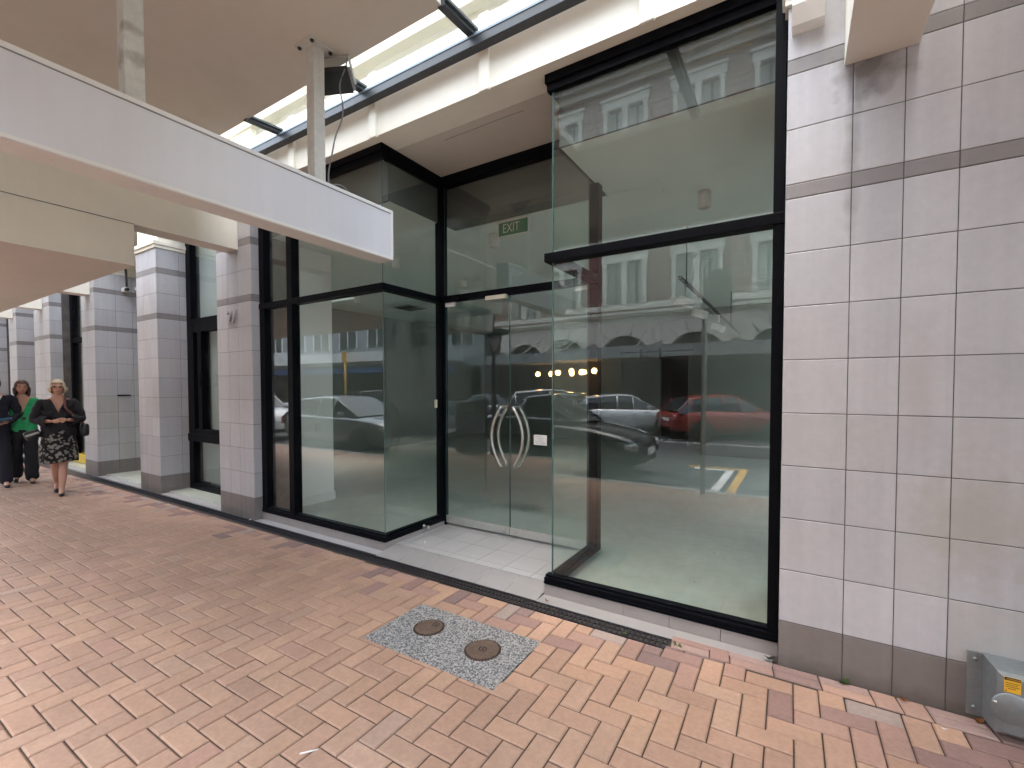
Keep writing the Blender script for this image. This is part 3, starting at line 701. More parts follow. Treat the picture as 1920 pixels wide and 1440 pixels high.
for (a, b, c) in ((-13.5, -11.69, 3.47), (-8.20, -6.60, 3.54)):
    mb = MB(); mb.box(a, b, c, c+.012, .12, 4.28); mb.build('backing_panel', principled('pane_backing', (.42,.46,.46), .6, noise=.05, nscale=1.5), shop)  # pale panels added behind the panes so the glass looks brighter
mb = MB(); mb.box(-11.0, -10.985, 3.32, 3.52, 1.48, 1.50); mb.box(-10.985, -10.975, 3.33, 3.51, 1.482, 1.498, bev=.003); mb.build('letter_slot', M['black'], shop)

me = text_mesh('27', .235, .022); me.materials.append(principled('numeral_metal', (.40,.40,.42), .5, metal=.0))
o = link('house_number', me, shop); o.matrix_basis = Matrix.Translation((-6.135, F-.015, 2.515)) @ Matrix.Rotation(R_(90), 4, 'X') @ Matrix.Diagonal((.92, 1, 1, 1))
o['label'] = 'raised metal numerals reading 27 on the grey tiled pier'

# ------------------------------------------------------------------ street canopy
can = thing('street_canopy', (-2, 0, 4.4), 'beige canopy over the pavement with a glazed skylight strip beside the shopfront', 'canopy')
ZCAN = 4.39; YI = 2.572; YJ = 1.38; XJ = -2.235
mb = MB(); mb.box(-5.977, XJ, -.9, YI, ZCAN, ZCAN+.08); mb.box(XJ, 9.0, -.9, YJ, ZCAN+.0005, ZCAN+.08); mb.box(.7, 9.0, YJ, 3.0, ZCAN+.0005, ZCAN+.08)
mb.box(-5.977, 9.0, -1.06, -.9, ZCAN-.27, ZCAN+.4)
mb.build('deck', M['soffit'], can)
def beam(x0, x1, y0, parent, top=None):
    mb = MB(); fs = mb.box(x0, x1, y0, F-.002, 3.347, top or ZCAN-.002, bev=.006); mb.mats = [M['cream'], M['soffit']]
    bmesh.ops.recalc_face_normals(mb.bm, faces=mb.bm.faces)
    for f in mb.bm.faces: f.material_index = 1 if f.normal.z < -.9 else 0  # downward faces take the shade-darkened copy of the cream
    return mb.build('beam', None, parent)
beam(.192, .502, -.9, can); beam(-6.249, -5.979, -.9, can)
gut = None
mb = MB(); mb.box(-5.70, -.08, 2.905, 2.985, 4.315, 4.385, bev=.004); mb.box(-5.70, -.08, 2.965, 2.985, 4.385, 4.45); mb.build('gutter_beam', M['steelblue'], can)
mb = MB(); mb.box(-5.70, -.08, 2.90, 2.965, 4.386, 4.405); mb.build('gutter_lip', principled('lip_sky_tint', (.20,.27,.33), .4), can)  # blue tint puts sky light into the colour of the lip
for x in (-.93, -2.235, -3.53, -4.885):
    yn = YI if x < XJ+.01 else YJ
    zn = 4.39 if x < XJ+.01 else 4.39
    mb = MB()
    a = Vector((x, yn-.02, zn+.015)); b = Vector((x, 2.93, 4.432)); d = b-a
    m4 = Matrix.Translation((a+b)/2) @ Matrix.Rotation(math.atan2(d.z, d.y), 4, 'X')
    mb.obox(m4, .065, d.length, .055, bev=.004); mb.build('glazing_bar', M['steelblue'], can)
    mb = MB(); mb.obox(Matrix.Translation((.0445, 0, .014)) @ m4, .020, d.length, .02); mb.build('bar_cap', M['bargrey'], can)
mb = MB()
mb.poly([(-5.70, YI, 4.452), (XJ, YI, 4.452), (XJ, 2.98, 4.486), (-5.70, 2.98, 4.486)])
mb.poly([(XJ+.002, YJ, 4.452), (-.08, YJ, 4.452), (-.08, 2.98, 4.486), (XJ+.002, 2.98, 4.486)])
bmesh.ops.solidify(mb.bm, geom=mb.bm.faces[:], thickness=.006)
mb.build('skylight_pane', glass_mat('skylight_glass', (.95,.97,.965)), can)

low = thing('neighbour_canopy', (-12, 1, 3), 'lower beige canopy over the pavement on the left, above the walkers', 'canopy')
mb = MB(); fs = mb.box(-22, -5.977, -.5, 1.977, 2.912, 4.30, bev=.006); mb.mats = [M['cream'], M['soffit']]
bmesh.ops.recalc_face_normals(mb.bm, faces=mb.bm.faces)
for f in mb.bm.faces: f.material_index = 1 if f.normal.z < -.9 else 0  # underside coloured with the shade-darkened cream
mb.build('deck', None, low)
mb = MB(); mb.box(-5.977, -5.971, -.5, 1.974, 3.346, 3.351); mb.build('joint_line', M['mortar'], low)
mb = MB()
for k in range(12): mb.box(-22+k*1.32, -22+k*1.32+1.26, 1.95, F-.03, 4.305, 4.312)
mb.build('dimming_panes', glass_mat('dimming_glass', (.80,.80,.81)), low)  # tinted panes added to dim the daylight on the pavement below
for (a, b) in ((-11.45, -11.17), (-16.75, -16.5), (-14.35, -14.1)): beam(a, b, 1.97, low, 3.95)

# ------------------------------------------------------------------ hanging sign board
sg = thing('hanging_sign', (-3.35, 1.4, 3.0), 'long blank pale grey sign board hung from two white posts under the canopy', 'sign')
xr, xl, y0, y1, z0, z1 = -3.25, -3.45, -.40, 3.025, 2.822, 3.278
mb = MB(); mb.box(xl+.004, xr-.004, y0+.004, y1-.004, z0+.004, z1-.004); mb.build('panel', M['greywhite'], sg)
mb = MB()
e = .028
for x in (xr-.006, xl-.002):
    mb.box(x, x+.008, y0, y1, z1-e, z1, bev=.002); mb.box(x, x+.008, y0, y1, z0, z0+e*.8, bev=.002)
    mb.box(x, x+.008, y1-e*.8, y1, z0+e*.8, z1-e, bev=.002); mb.box(x, x+.008, y0, y0+e, z0+e, z1-e, bev=.002)
mb.box(xl+.007, xr-.007, y0, y1, z1-.004, z1+.004); mb.box(xl+.007, xr-.007, y0, y1, z0-.003, z0+.004); mb.box(xl+.007, xr-.007, y1-.004, y1+.003, z0+.005, z1-.005)
mb.build('frame', M['white'], sg)
mb = MB(); mb.box(xr-.0035, xr-.0015, y0+.03, y1-.026, z1-e-.007, z1-e); mb.build('shadow_strip', M['cable'], sg)  # solid grey strip drawn as shadow below the top frame edge
for y in (2.335, 1.128, -.08):
    mb = MB(); mb.box(-3.44, -3.34, y-.05, y+.05, z1, ZCAN-.012, bev=.008); p = mb.build('post', M['postpaint'], sg)
    mb = MB(); mb.box(-3.50, -3.28, y-.11, y+.11, ZCAN-.014, ZCAN-.001, bev=.003); mb.build('flange', M['postpaint'], p)
    for sx, sy in ((1, 1), (-1, -1), (1, -1), (-1, 1)):
        mb = MB(); mb.lathe([(.001, -.03), (.014, -.03), (.016, -.016), (.001, -.016)], (-3.39+sx*.082, y+sy*.082, ZCAN), seg=6)
        mb.build('bolt', M['inkblack'], p)

fl = thing('floodlight', (-3.36, 2.52, 4.3), 'small dark floodlight clamped at the canopy edge behind a white post', 'floodlight')
m4 = Matrix.Translation((-3.37, 2.525, 4.235)) @ Euler((R_(38), 0, R_(24))).to_matrix().to_4x4()
mb = MB(); mb.obox(m4, .26, .09, .17, bev=.012)
for k in range(7): mb.obox(m4 @ Matrix.Translation((-.10+.033*k, .06, 0)), .008, .05, .15)
mb.build('housing', principled('floodlight_grey', (.10,.11,.125), .4), fl)
mb = MB(); mb.obox(m4 @ Matrix.Translation((0, -.047, 0)), .28, .012, .19, bev=.004); mb.build('bezel', M['blackplastic'], fl)
mb = MB(); mb.obox(m4 @ Matrix.Translation((0, -.054, 0)), .22, .004, .13); mb.build('lens', M['lampglass'] if False else M['darkglass'], fl)
mb = MB(); 
for s_ in (-1, 1): mb.obox(m4 @ Matrix.Translation((s_*.145, .02, .06)), .008, .03, .20)
mb.obox(m4 @ Matrix.Translation((0, .02, .155)), .30, .03, .008); mb.build('bracket', M['polegrey'], fl)
mb = MB()
pts = [(-3.22, 2.52, 4.39), (-3.225, 2.50, 4.28), (-3.25, 2.46, 4.12), (-3.205, 2.45, 3.95), (-3.20, 2.44, 3.82), (-3.26, 2.42, 3.68), (-3.285, 2.40, 3.52), (-3.31, 2.39, 3.40), (-3.33, 2.40, 3.285)]
def smooth_path(pts, n=6):
    P = [Vector(p) for p in pts]; out = []
    for i in range(len(P)-1):
        p0, p1, p2, p3 = P[max(i-1,0)], P[i], P[i+1], P[min(i+2,len(P)-1)]
        for k in range(n):
            t = k/n; out.append(.5*((2*p1)+(p2-p0)*t+(2*p0-5*p1+4*p2-p3)*t*t+(3*p1-p0-3*p2+p3)*t**3))
    return out+[P[-1]]
mb.tube(smooth_path(pts), .006, seg=6); mb.tube(smooth_path([(-3.33,2.40,3.285),(-3.31,2.46,3.325),(-3.30,2.53,3.325),(-3.31,2.60,3.285)]), .006, seg=6)
mb.build('cable', M['cable'], None, label='thin grey cable hanging from the floodlight to the sign board', cat='cable')

cam_ = thing('security_camera', (-10.9, 3.45, 3.4), 'white security camera on a dark arm at the top of a tiled pier', 'camera')
mb = MB(); mb.tube([(-10.99, 3.47, 3.93), (-10.92, 3.47, 3.86), (-10.9, 3.47, 3.66), (-10.9, 3.47, 3.55)], .018, seg=8); mb.build('arm', M['blackplastic'], cam_)
mb = MB(); mb.box(-10.99, -10.85, 3.41, 3.49, 3.45, 3.53, bev=.015); mb.build('body', M['white'], cam_)
mb = MB(); mb.lathe([(.001,.07),(.025,.065),(.032,.05),(.032,.0)], (-10.85, 3.45, 3.49), 'x', seg=14); mb.build('lens', M['dark'], cam_)

al = thing('alarm_box', (.02, 2.95, 3.7), 'white wedge-shaped alarm box on the tiled pier beside the right beam', 'alarm')
mb = MB(); mb.prism([(F-.001, 3.60), (F-.08, 3.603), (F-.13, 3.68), (F-.13, 3.95), (F-.001, 3.95)], 'x', -.052, .100); mb.build('case', M['white'], al)
mb = MB(); mb.lathe([(.001,-.004),(.012,-.004),(.012,0),(.001,0)], (.03, F-.13, 3.73), 'y', seg=12); mb.build('tamper_screw', M['inkblack'], al)

# ------------------------------------------------------------------ galvanised service box, bottom right
gb = thing('service_box', (1.0, 2.95, .1), 'galvanised service box with round cover and yellow warning sticker low on the tiled pier', 'utility box')
mb = MB(); mb.box(.735, 1.42, F-.010, F-.001, .02, .335, bev=.002)
def ring(x0, x1, z0, z1, y): return [(x0, y, z0), (x1, y, z0), (x1, y, z1), (x0, y, z1)]
mb.rings([ring(.79, 1.36, .035, .335, F-.0105), ring(.79, 1.36, .035, .335, F-.06), ring(.805, 1.345, .035, .325, F-.135), ring(.825, 1.325, .055, .305, F-.155)], None, True, True, False)
mb.build('case', M['galv'], gb)
mb = MB(); mb.lathe([(.001,-.009),(.066,-.009),(.071,-.005),(.071,0),(.001,0)], (.850, F-.155, .172), 'y', seg=40); mb.build('round_cover', M['galv'], gb)
for (x, z) in ((.793, .19), (.908, .155)):
    mb = MB(); mb.lathe([(.001,-.006),(.007,-.005),(.008,0),(.001,0)], (x, F-.164, z), 'y', seg=12); mb.build('screw', M['steel'], gb)
for z in (.30, .06):
    mb = MB(); mb.lathe([(.001,-.008),(.010,-.007),(.011,0),(.001,0)], (.762, F-.010, z), 'y', seg=6); mb.build('wall_bolt', M['galv'], gb)
mb = MB(); mb.box(.823, .877, F-.1572, F-.1556, .245, .314); lb = mb.build('warning_sticker', M['yellow'], gb)
mb = MB(); mb.box(.824, .876, F-.1580, F-.1573, .300, .3135)
for k, (a, b) in enumerate(((.828,.872),(.828,.867),(.828,.873),(.835,.861))): mb.box(a, b, F-.1580, F-.1573, .2885-.0085*k-.001, .2885-.0085*k+.0012)
mb.prism([(.826,.2495),(.833,.2495),(.8295,.256)], 'y', F-.1580, F-.1573); mb.build('print', M['inkblack'], lb)
me = text_mesh('WARNING', .0095, .0006); me.materials.append(M['yellow'])
o = link('lettering', me, lb); o.matrix_basis = Matrix.Translation((.852, F-.1584, .3065)) @ Matrix.Rotation(R_(90), 4, 'X')

# ------------------------------------------------------------------ things on the ground
sl = MB(); ang = R_(.75)
def slabpt(u, v, z): # u along the facade, v towards it
    c, s = math.cos(ang), math.sin(ang); cx, cy = -1.872, 2.205
    x, y = cx + c*u - s*v, cy + s*u + c*v
    return (x, y, gz(x, y)+z)
sl.rings([[slabpt(*p, z) for p in ((-.505,-.272),(.505,-.272),(.505,.272),(-.505,.272))] for z in (-.02, .0025)], M['aggregate'], True, True, False)
sl.build('pit_surround', None, None, label='speckled grey aggregate slab set in the pavers around two iron covers', cat='pit surround')
def cover(u, v, r, label):
    x, y, z = slabpt(u, v, .0035)
    t = thing('access_cover', (x, y, z), label, 'access cover', 'round iron covers in the aggregate slab')
    mb = MB(); n = 40
    mb.lathe([(.001, -.002), (r, -.002), (r, .0035), (r*.9, .005), (.001, .005)], (x, y, z), seg=40); mb.build('plate', M['iron'], t)
    mb = MB()
    for k in range(n):
        a = 2*math.pi*k/n; m4 = Matrix.Translation((x+r*math.cos(a), y+r*math.sin(a), z+.003)) @ Matrix.Rotation(a, 4, 'Z'); mb.obox(m4, .012, .008, .006)
    mb.build('toothed_rim', M['iron'], t)
    mb = MB()
    m = 8
    for k in range(-m, m+1):
        d = k*r*.92/m; h = math.sqrt(max(0, (r*.93)**2-d*d))
        if h < .01: continue
        mb.box(x+d-.0011, x+d+.0011, y-h, y+h, z+.005, z+.0078); mb.box(x-h, x+h, y+d-.0011, y+d+.0011, z+.005, z+.0074)
    mb.build('tread_ribs', principled('worn_iron', (.30,.22,.17), .5, metal=.4, noise=.3, nscale=40), t)
    mb = MB(); mb.lathe([(.018,.005),(.018,.0092),(.026,.0092),(.026,.005)], (x+ (.0 if u > 0 else .02), y+(.0 if u > 0 else .05), z), seg=20, caps=False)
    mb.lathe([(.001,.0088),(.009,.0088),(.009,.005)], (x+(.0 if u > 0 else .02), y+(.0 if u > 0 else .05), z), seg=12, caps=False); mb.build('boss', M['iron'], t)
cover(-.222, .035, .098, 'left round iron cover, bolt boss near its rim, in the speckled slab')
cover(.243, .005, .108, 'right round iron cover, central bolt boss, in the speckled slab')

dr = thing('drain_channel', (-3, 2.9, 0), 'black slotted drain channel along the foot of the shopfront', 'drain')
def dline(x):
    x = max(x, -6.5); return 2.832 + (-x-.68)*.0085
mb = MB(); mb2 = MB()
xs = [-.672]; 
while xs[-1] > -11.2: xs.append(xs[-1]-.5)
for a, b in zip(xs, xs[1:]):
    ya, yb = dline(a), dline(b); za, zb_ = gz(a, ya)-.004, gz(b, yb)-.004
    for (o0, o1) in ((0, .016), (.058, .070), (.112, .128)):
        mb.rings([[(a, ya+o0, za-.02), (a, ya+o1, za-.02), (a, ya+o1, za), (a, ya+o0, za)], [(b, yb+o0, zb_-.02), (b, yb+o1, zb_-.02), (b, yb+o1, zb_), (b, yb+o0, zb_)]], None, True, True, False)
    mb2.rings([[(a, ya, za-.09), (a, ya+.128, za-.09), (a, ya+.128, za-.03), (a, ya, za-.03)], [(b, yb, zb_-.09), (b, yb+.128, zb_-.09), (b, yb+.128, zb_-.03), (b, yb, zb_-.03)]], None, True, True, False)
x = -.672
while x > -11.1:
    y = dline(x); z = gz(x, y)-.0045
    if x > -7.5:
        mb.box(x-.015, x, y+.0165, y+.0575, z-.018, z); mb.box(x-.015, x, y+.0705, y+.1115, z-.018, z); x -= .036
    else:
        mb.box(x-.03, x, y+.0165, y+.0575, z-.018, z); mb.box(x-.03, x, y+.0705, y+.1115, z-.018, z); x -= .06
mb.build('grate', M['drain'], dr); mb2.build('trough', M['pit'], dr)

mb = MB(); mb.lathe([(.001,0),(.022,0),(.020,.012),(.012,.02),(.012,.055),(.018,.058),(.018,.075),(.001,.078)], (XG+.001, 3.655, .10), 'x', seg=16)
mb.build('door_stop', M['steel'], None, label='small steel door stop sticking out of the black sill beside the left door', cat='door stop')
nt_ = thing('notice', (-2.22, RD-.009, 1.09), 'small white paper notice taped to the right glass door leaf', 'notice')
mb = MB(); mb.box(-2.298, -2.147, RD-.0085, RD-.0072, 1.04, 1.145); mb.build('sheet', M['paper'], nt_)
mb = MB()
for k, (a, b) in enumerate(((-2.28,-2.20),(-2.26,-2.185),(-2.245,-2.20),(-2.27,-2.18),(-2.28,-2.165))): mb.box(a, b, RD-.0091, RD-.0086, 1.128-.018*k, 1.1305-.018*k)
mb.build('print', principled('faint_ink', (.32,.33,.45), .7), nt_)

def scrap(name, label, cat, c, size, mat, seed, curl=.5):
    rnd = random.Random(seed); mb = MB(); n = 7; ring_ = []
    for k in range(n):
        a = 2*math.pi*k/n; r = size*rnd.uniform(.55, 1.1); ring_.append((c[0]+r*math.cos(a), c[1]+r*math.sin(a)*.7, c[2]+.002+abs(math.cos(a))*size*curl*rnd.uniform(.3,1)))
    ce = mb.bm.verts.new((c[0], c[1], c[2]+.003)); vs = [mb.bm.verts.new(p) for p in ring_]
    for k in range(n): mb.bm.faces.new((ce, vs[k], vs[(k+1) % n]))
    bmesh.ops.solidify(mb.bm, geom=mb.bm.faces[:], thickness=.0015)
    return mb.build(name, mat, None, label=label, cat=cat)
scrap('paper_scrap', 'crumpled white paper scrap on the pale entry tiles', 'litter', (-3.24, 3.42, .032), .028, M['paper'], 1)
scrap('paper_scrap', 'tiny white scrap on the pavers below the service box', 'litter', (.62, 2.84, 0), .013, M['paper'], 2)
scrap('paper_scrap', 'white scrap lying by the foot of pier 27', 'litter', (-5.75, 2.99, -.01), .03, M['paper'], 3)
scrap('dry_leaf', 'curled brown leaf at the foot of the tiled pier, right of the weed', 'leaf', (.50, 2.995, .002), .022, M['leafbrown'], 4, 1.)
scrap('dry_leaf', 'orange-brown leaf tucked under the galvanised service box', 'leaf', (.775, 2.985, .002), .024, M['leafbrown'], 5, 1.)
scrap('dry_leaf', 'reddish leaf on the step right of the drain grate', 'leaf', (-1.60, 3.0, -.004), .022, principled('red_leaf', (.25,.08,.06), .8), 6, 1.2)
mb = MB(); mb.tube([(-1.842, 1.148, .016), (-1.795, 1.205, .016)], .0035, seg=8); mb.build('cigarette', M['paper'], None, label='white cigarette end lying on the foreground pavers', cat='cigarette')
def weed(c, s, label, seed):
    rnd = random.Random(seed); mb = MB()
    for k in range(16):
        a = rnd.uniform(0, 2*math.pi); l = s*rnd.uniform(.5, 1); d = Vector((math.cos(a), math.sin(a)*.6, rnd.uniform(.2, .9))).normalized()
        p = Vector(c); q = p+d*l; n = d.cross(Vector((0, 0, 1))).normalized()*s*.10
        mb.poly([p-n*.4, p+n*.4, q-(q-p)*.35+n, q, q-(q-p)*.35-n])
    bmesh.ops.solidify(mb.bm, geom=mb.bm.faces[:], thickness=.0006)
    mb.build('weed', M['weed'], None, label=label, cat='weed')
weed((.245, 3.0, .0), .045, 'small green weed at the tile joint at the foot of the wide pier', 1)
weed((-.62, 2.90, -.005), .04, 'small green weed at the end of the drain grate', 2)
weed((-.95, 2.87, -.006), .025, 'tiny green sprout growing through the drain grate', 3)
scrap('dirt_clump', 'dark clump of dirt at the foot of the black window jamb', 'dirt', (-.115, 3.03, .004), .035, principled('dirt', (.05,.045,.04), .9, noise=.4, nscale=60), 9, .9)

# ------------------------------------------------------------------ people
def skin_mesh(verts, edges, radii, subdiv=2, root=0):
    me = bpy.data.meshes.new('tmp'); me.from_pydata([tuple(v) for v in verts], edges, [])
    o = bpy.data.objects.new('tmp', me); COL.objects.link(o)
    o.modifiers.new('s', 'SKIN'); sv = me.skin_vertices[0].data
    for k, r in enumerate(radii):
        sv[k].radius = (r, r) if not isinstance(r, tuple) else r
        sv[k].use_root = (k == root)
    m = o.modifiers.new('u', 'SUBSURF'); m.levels = subdiv; m.render_levels = subdiv
    dg = bpy.context.evaluated_depsgraph_get(); out = bpy.data.meshes.new_from_object(o.evaluated_get(dg))
    bpy.data.objects.remove(o); bpy.data.meshes.remove(me); return out
def fuse(meshes, voxel, smooth=3):
    bm = bmesh.new()
    for m in meshes: bm.from_mesh(m); bpy.data.meshes.remove(m)
    me = bpy.data.meshes.new('tmp'); bm.to_mesh(me); bm.free()
    o = bpy.data.objects.new('tmp', me); COL.objects.link(o)
    r = o.modifiers.new('r', 'REMESH'); r.mode = 'VOXEL'; r.voxel_size = voxel; r.use_smooth_shade = True
    c = o.modifiers.new('c', 'SMOOTH'); c.factor = .5; c.iterations = smooth
    dg = bpy.context.evaluated_depsgraph_get(); out = bpy.data.meshes.new_from_object(o.evaluated_get(dg))
    bpy.data.objects.remove(o); bpy.data.meshes.remove(me); return out
class Sk:
    def __init__(s): s.v, s.e, s.r = [], [], []
    def chain(s, pts, rads, start=None):
        prev = start
        for p, r in zip(pts, rads):
            s.v.append(Vector(p)); s.r.append(r); k = len(s.v)-1
            if prev is not None: s.e.append((prev, k))
            prev = k
        return prev
    def mesh(s, sub=2): return skin_mesh(s.v, s.e, s.r, sub)
def hand_mesh(wrist, d, palm_n, side, curl=.5):
    """palm plus five bent fingers; d = direction of the fingers, palm_n = palm normal"""
    out = []; d = Vector(d).normalized(); n = Vector(palm_n).normalized(); x = d.cross(n).normalized()*side
    w = Vector(wrist); s = Sk()
    s.chain([w, w+d*.03, w+d*.06, w+d*.085], [(.019,.026), (.018,.032), (.016,.036), (.013,.034)]); out.append(s.mesh(2))
    for k, (off, ln) in enumerate(((-.030,.062), (-.010,.076), (.010,.080), (.029,.070))):
        p = w+d*.075+x*off; a = .35*curl; pts = [p-d*.01]; dd = d.copy()
        for j in range(3):
            dd = (dd + n*a*(1+j*.5)).normalized(); pts.append(pts[-1]+dd*ln*(.45, .32, .26)[j])
        s = Sk(); s.chain(pts, [.0088, .0085, .008, .007]); out.append(s.mesh(1))
    p = w+d*.025-x*.0+x*.026
    s = Sk(); s.chain([p-x*.012, p+x*.018+d*.024+n*.012, p+x*.016+d*.050+n*.022], [.011, .0098, .008]); out.append(s.mesh(1))
    return out
def head_mesh(c, yaw, tilt):
    """head with brow, nose, cheeks, chin and ears; c = centre of the head"""
    bm = bmesh.new(); bmesh.ops.create_uvsphere(bm, u_segments=36, v_segments=28, radius=1)
    for v in bm.verts:
        x, y, z = v.co
        fx = .094*x; fy = .073*y; fz = .116*z
        if z < -.05:
            t = min(1, (-z-.05)/.95); fy *= 1-.38*t*t; fx *= (1-.12*t) if x > 0 else (1-.45*t)
            if x > 0: fx += .010*t
        if x < 0 and z > -.2: fx *= 1.10
        if x > 0:
            nose = math.exp(-((y/.16)**2) - ((z+.22)/.24)**2); fx += .021*nose
            nb = math.exp(-((y/.11)**2) - ((z-.05)/.25)**2); fx += .006*nb
            for s_ in (-1, 1):
                fx -= .009*math.exp(-(((y-s_*.42)/.2)**2) - ((z-.04)/.12)**2)
                fx += .005*math.exp(-(((y-s_*.42)/.3)**2) - ((z-.22)/.08)**2)
            fx += .005*math.exp(-((y/.28)**2) - ((z+.55)/.07)**2)
        v.co = (fx, fy, fz)
    for s_ in (-1, 1):
        r = bmesh.ops.create_uvsphere(bm, u_segments=10, v_segments=8, radius=1, matrix=Matrix.Translation((-.012, s_*.074, -.012)) @ Matrix.Rotation(s_*.35, 4, 'Z') @ Matrix.Diagonal((.018, .008, .032, 1)))
    m4 = Matrix.Translation(c) @ Matrix.Rotation(yaw, 4, 'Z') @ Matrix.Rotation(tilt, 4, 'Y')
    bm.transform(m4); me = bpy.data.meshes.new('h'); bm.to_mesh(me); bm.free(); return me, m4

def person(label, loc, rotz, height, pose, outfit, head_yaw=0., head_tilt=0.):
    """local frame: x forward, y to the person's left; built at 1.70 m then scaled"""
    root = thing('person', (0, 0, 0), label, 'person')
    P = dict(neck=(0,0,1.47), hipL=(0,.085,.92), hipR=(0,-.085,.92), kneeL=(.03,.09,.50), kneeR=(.03,-.09,.50), ankL=(-.02,.085,.085), ankR=(-.02,-.085,.085),
             toeL=(.14,.10,.03), toeR=(.14,-.10,.03), shL=(-.01,.165,1.40), shR=(-.01,-.165,1.40), elL=(-.02,.22,1.12), elR=(-.02,-.22,1.12), wrL=(.08,.23,.88), wrR=(.08,-.23,.88))
    P.update(pose); P = {k: Vector(v) if not isinstance(v, (float, int)) else v for k, v in P.items()}
    pel, sp, ch = Vector((0,0,.95)), Vector((0,0,1.14)), Vector((0,0,1.33)); hc = P['neck']+Vector((.025,0,.155))
    s = Sk()
    k = s.chain([pel, sp, ch, P['neck'], P['neck']+Vector((.012,0,.10))], [(.115,.15),(.10,.13),(.105,.15),.055,.05])
    for sd in 'LR':
        s.chain([P['hip'+sd]-Vector((0,0,.06)), P['knee'+sd], P['knee'+sd]*.55+P['ank'+sd]*.45, P['ank'+sd], P['toe'+sd]], [.085,.056,.054,.036,.03], 0)
        s.chain([P['sh'+sd], P['el'+sd], P['wr'+sd]], [.052,.040,.026], 2)
    parts = [s.mesh(2)]
    hm, hmat = head_mesh(hc, head_yaw, head_tilt); parts.append(hm)
    for sd, sg_ in (('L', 1), ('R', -1)):
        hd = P.get('hd'+sd, (P['wr'+sd]-P['el'+sd])); parts += hand_mesh(P['wr'+sd], hd, P.get('hn'+sd, Vector((0, -sg_, 0))), sg_, P.get('curl', .6))
    body = fuse(parts, .0062, 3); body.materials.append(M['skin'])
    body0 = body.copy(); S = height/1.715
    T = Matrix.Translation(loc) @ Matrix.Rotation(rotz, 4, 'Z') @ Matrix.Scale(S, 4)
    def put(name, me, mat=None, parent=None):
        me.transform(T)
        if mat: me.materials.clear(); me.materials.append(mat)
        for p in me.polygons: p.use_smooth = True
        return link(name, me, parent or root)
    b = put('body', body)
    def mbput(name, mb, mat, parent=None):
        mb.mats = [mat]; return put(name, mb.mesh(name), None, parent)
    H = lambda p: hmat @ Vector(p)
    for sg_ in (-1, 1):
        mb = MB(); mb.sphere(H((.082, sg_*.031, .006)), .008, .011, .0075, seg=10, ring=6); mbput('eye', mb, M['eye'])
        mb = MB(); mb.tube([H((.091, sg_*.016, .026)), H((.090, sg_*.032, .031)), H((.078, sg_*.047, .026))], .0035, seg=6); mbput('eyebrow', mb, outfit['hair'])
    mb = MB(); mb.tube([H((.086, -.024, -.063)), H((.0955, -.010, -.060)), H((.097, 0, -.062)), H((.0955, .010, -.060)), H((.086, .024, -.063))], [.003, .006, .0065, .006, .003], seg=8); mbput('mouth', mb, M['lips'])
    # hair: shell round the skull, open at the face
    hb = bmesh.new(); bmesh.ops.create_uvsphere(hb, u_segments=48, v_segments=36, radius=1); kind = outfit['style']; rr = random.Random(len(label))
    dead = []
    for v in hb.verts:
        x, y, z = v.co; a = math.atan2(y, x); face = max(0, math.cos(a))
        wob = 1+.035*math.sin(a*19+z*5)+.02*math.sin(a*41)
        v.co = ((.112*x-.006)*wob, .090*y*wob, .124*z+.008)
        if kind == 'bob':
            if z < 0: v.co.x = (v.co.x*1.02)-.004; v.co.y *= 1.22+.14*(-z); v.co.z = max(-.105, .108*z)
        elif kind == 'long':
            if z < 0: t = -z; v.co.x = v.co.x*(.75)-.020; v.co.y *= 1.18; v.co.z = -.27*t
        else:
            v.co.z = max(v.co.z, -.045); 
    for f in list(hb.faces):
        c = f.calc_center_median()
        lim = .062 if kind != 'short' else .055
        if c.x > .018 and abs(c.y) < lim+.012*(c.z < 0) and c.z < .070: dead.append(f)
        elif c.z < -.262 or (c.z < -.10 and kind == 'bob' and c.x*c.x+c.y*c.y < .004) or (kind == 'short' and c.z < -.04): dead.append(f)
    bmesh.ops.delete(hb, geom=dead, context='FACES')
    bmesh.ops.solidify(hb, geom=hb.faces[:], thickness=.012)
    hb.transform(hmat); hme = bpy.data.meshes.new('hair'); hb.to_mesh(hme); hb.free(); put('hair', hme, outfit['hair'])
    # garments
    def top(mat, name, sleeves, grow, vneck, hem):
        """garment grown outward from the body surface, cut at hem, cuffs and neckline"""
        bm = bmesh.new(); bm.from_mesh(body0); vw = outfit.get('vw', .42); nz = P['neck'].z - .035
        bmesh.ops.bisect_plane(bm, geom=bm.verts[:]+bm.edges[:]+bm.faces[:], plane_co=(0,0,hem), plane_no=(0,0,-1), clear_outer=True)
        bmesh.ops.bisect_plane(bm, geom=bm.verts[:]+bm.edges[:]+bm.faces[:], plane_co=(0,0,nz), plane_no=(0,0,1), clear_outer=True)
        if vneck:
            for sg_ in (-1, 1): bmesh.ops.bisect_plane(bm, geom=bm.verts[:]+bm.edges[:]+bm.faces[:], plane_co=(0,0,vneck), plane_no=(0, sg_, -vw))
        dead = []
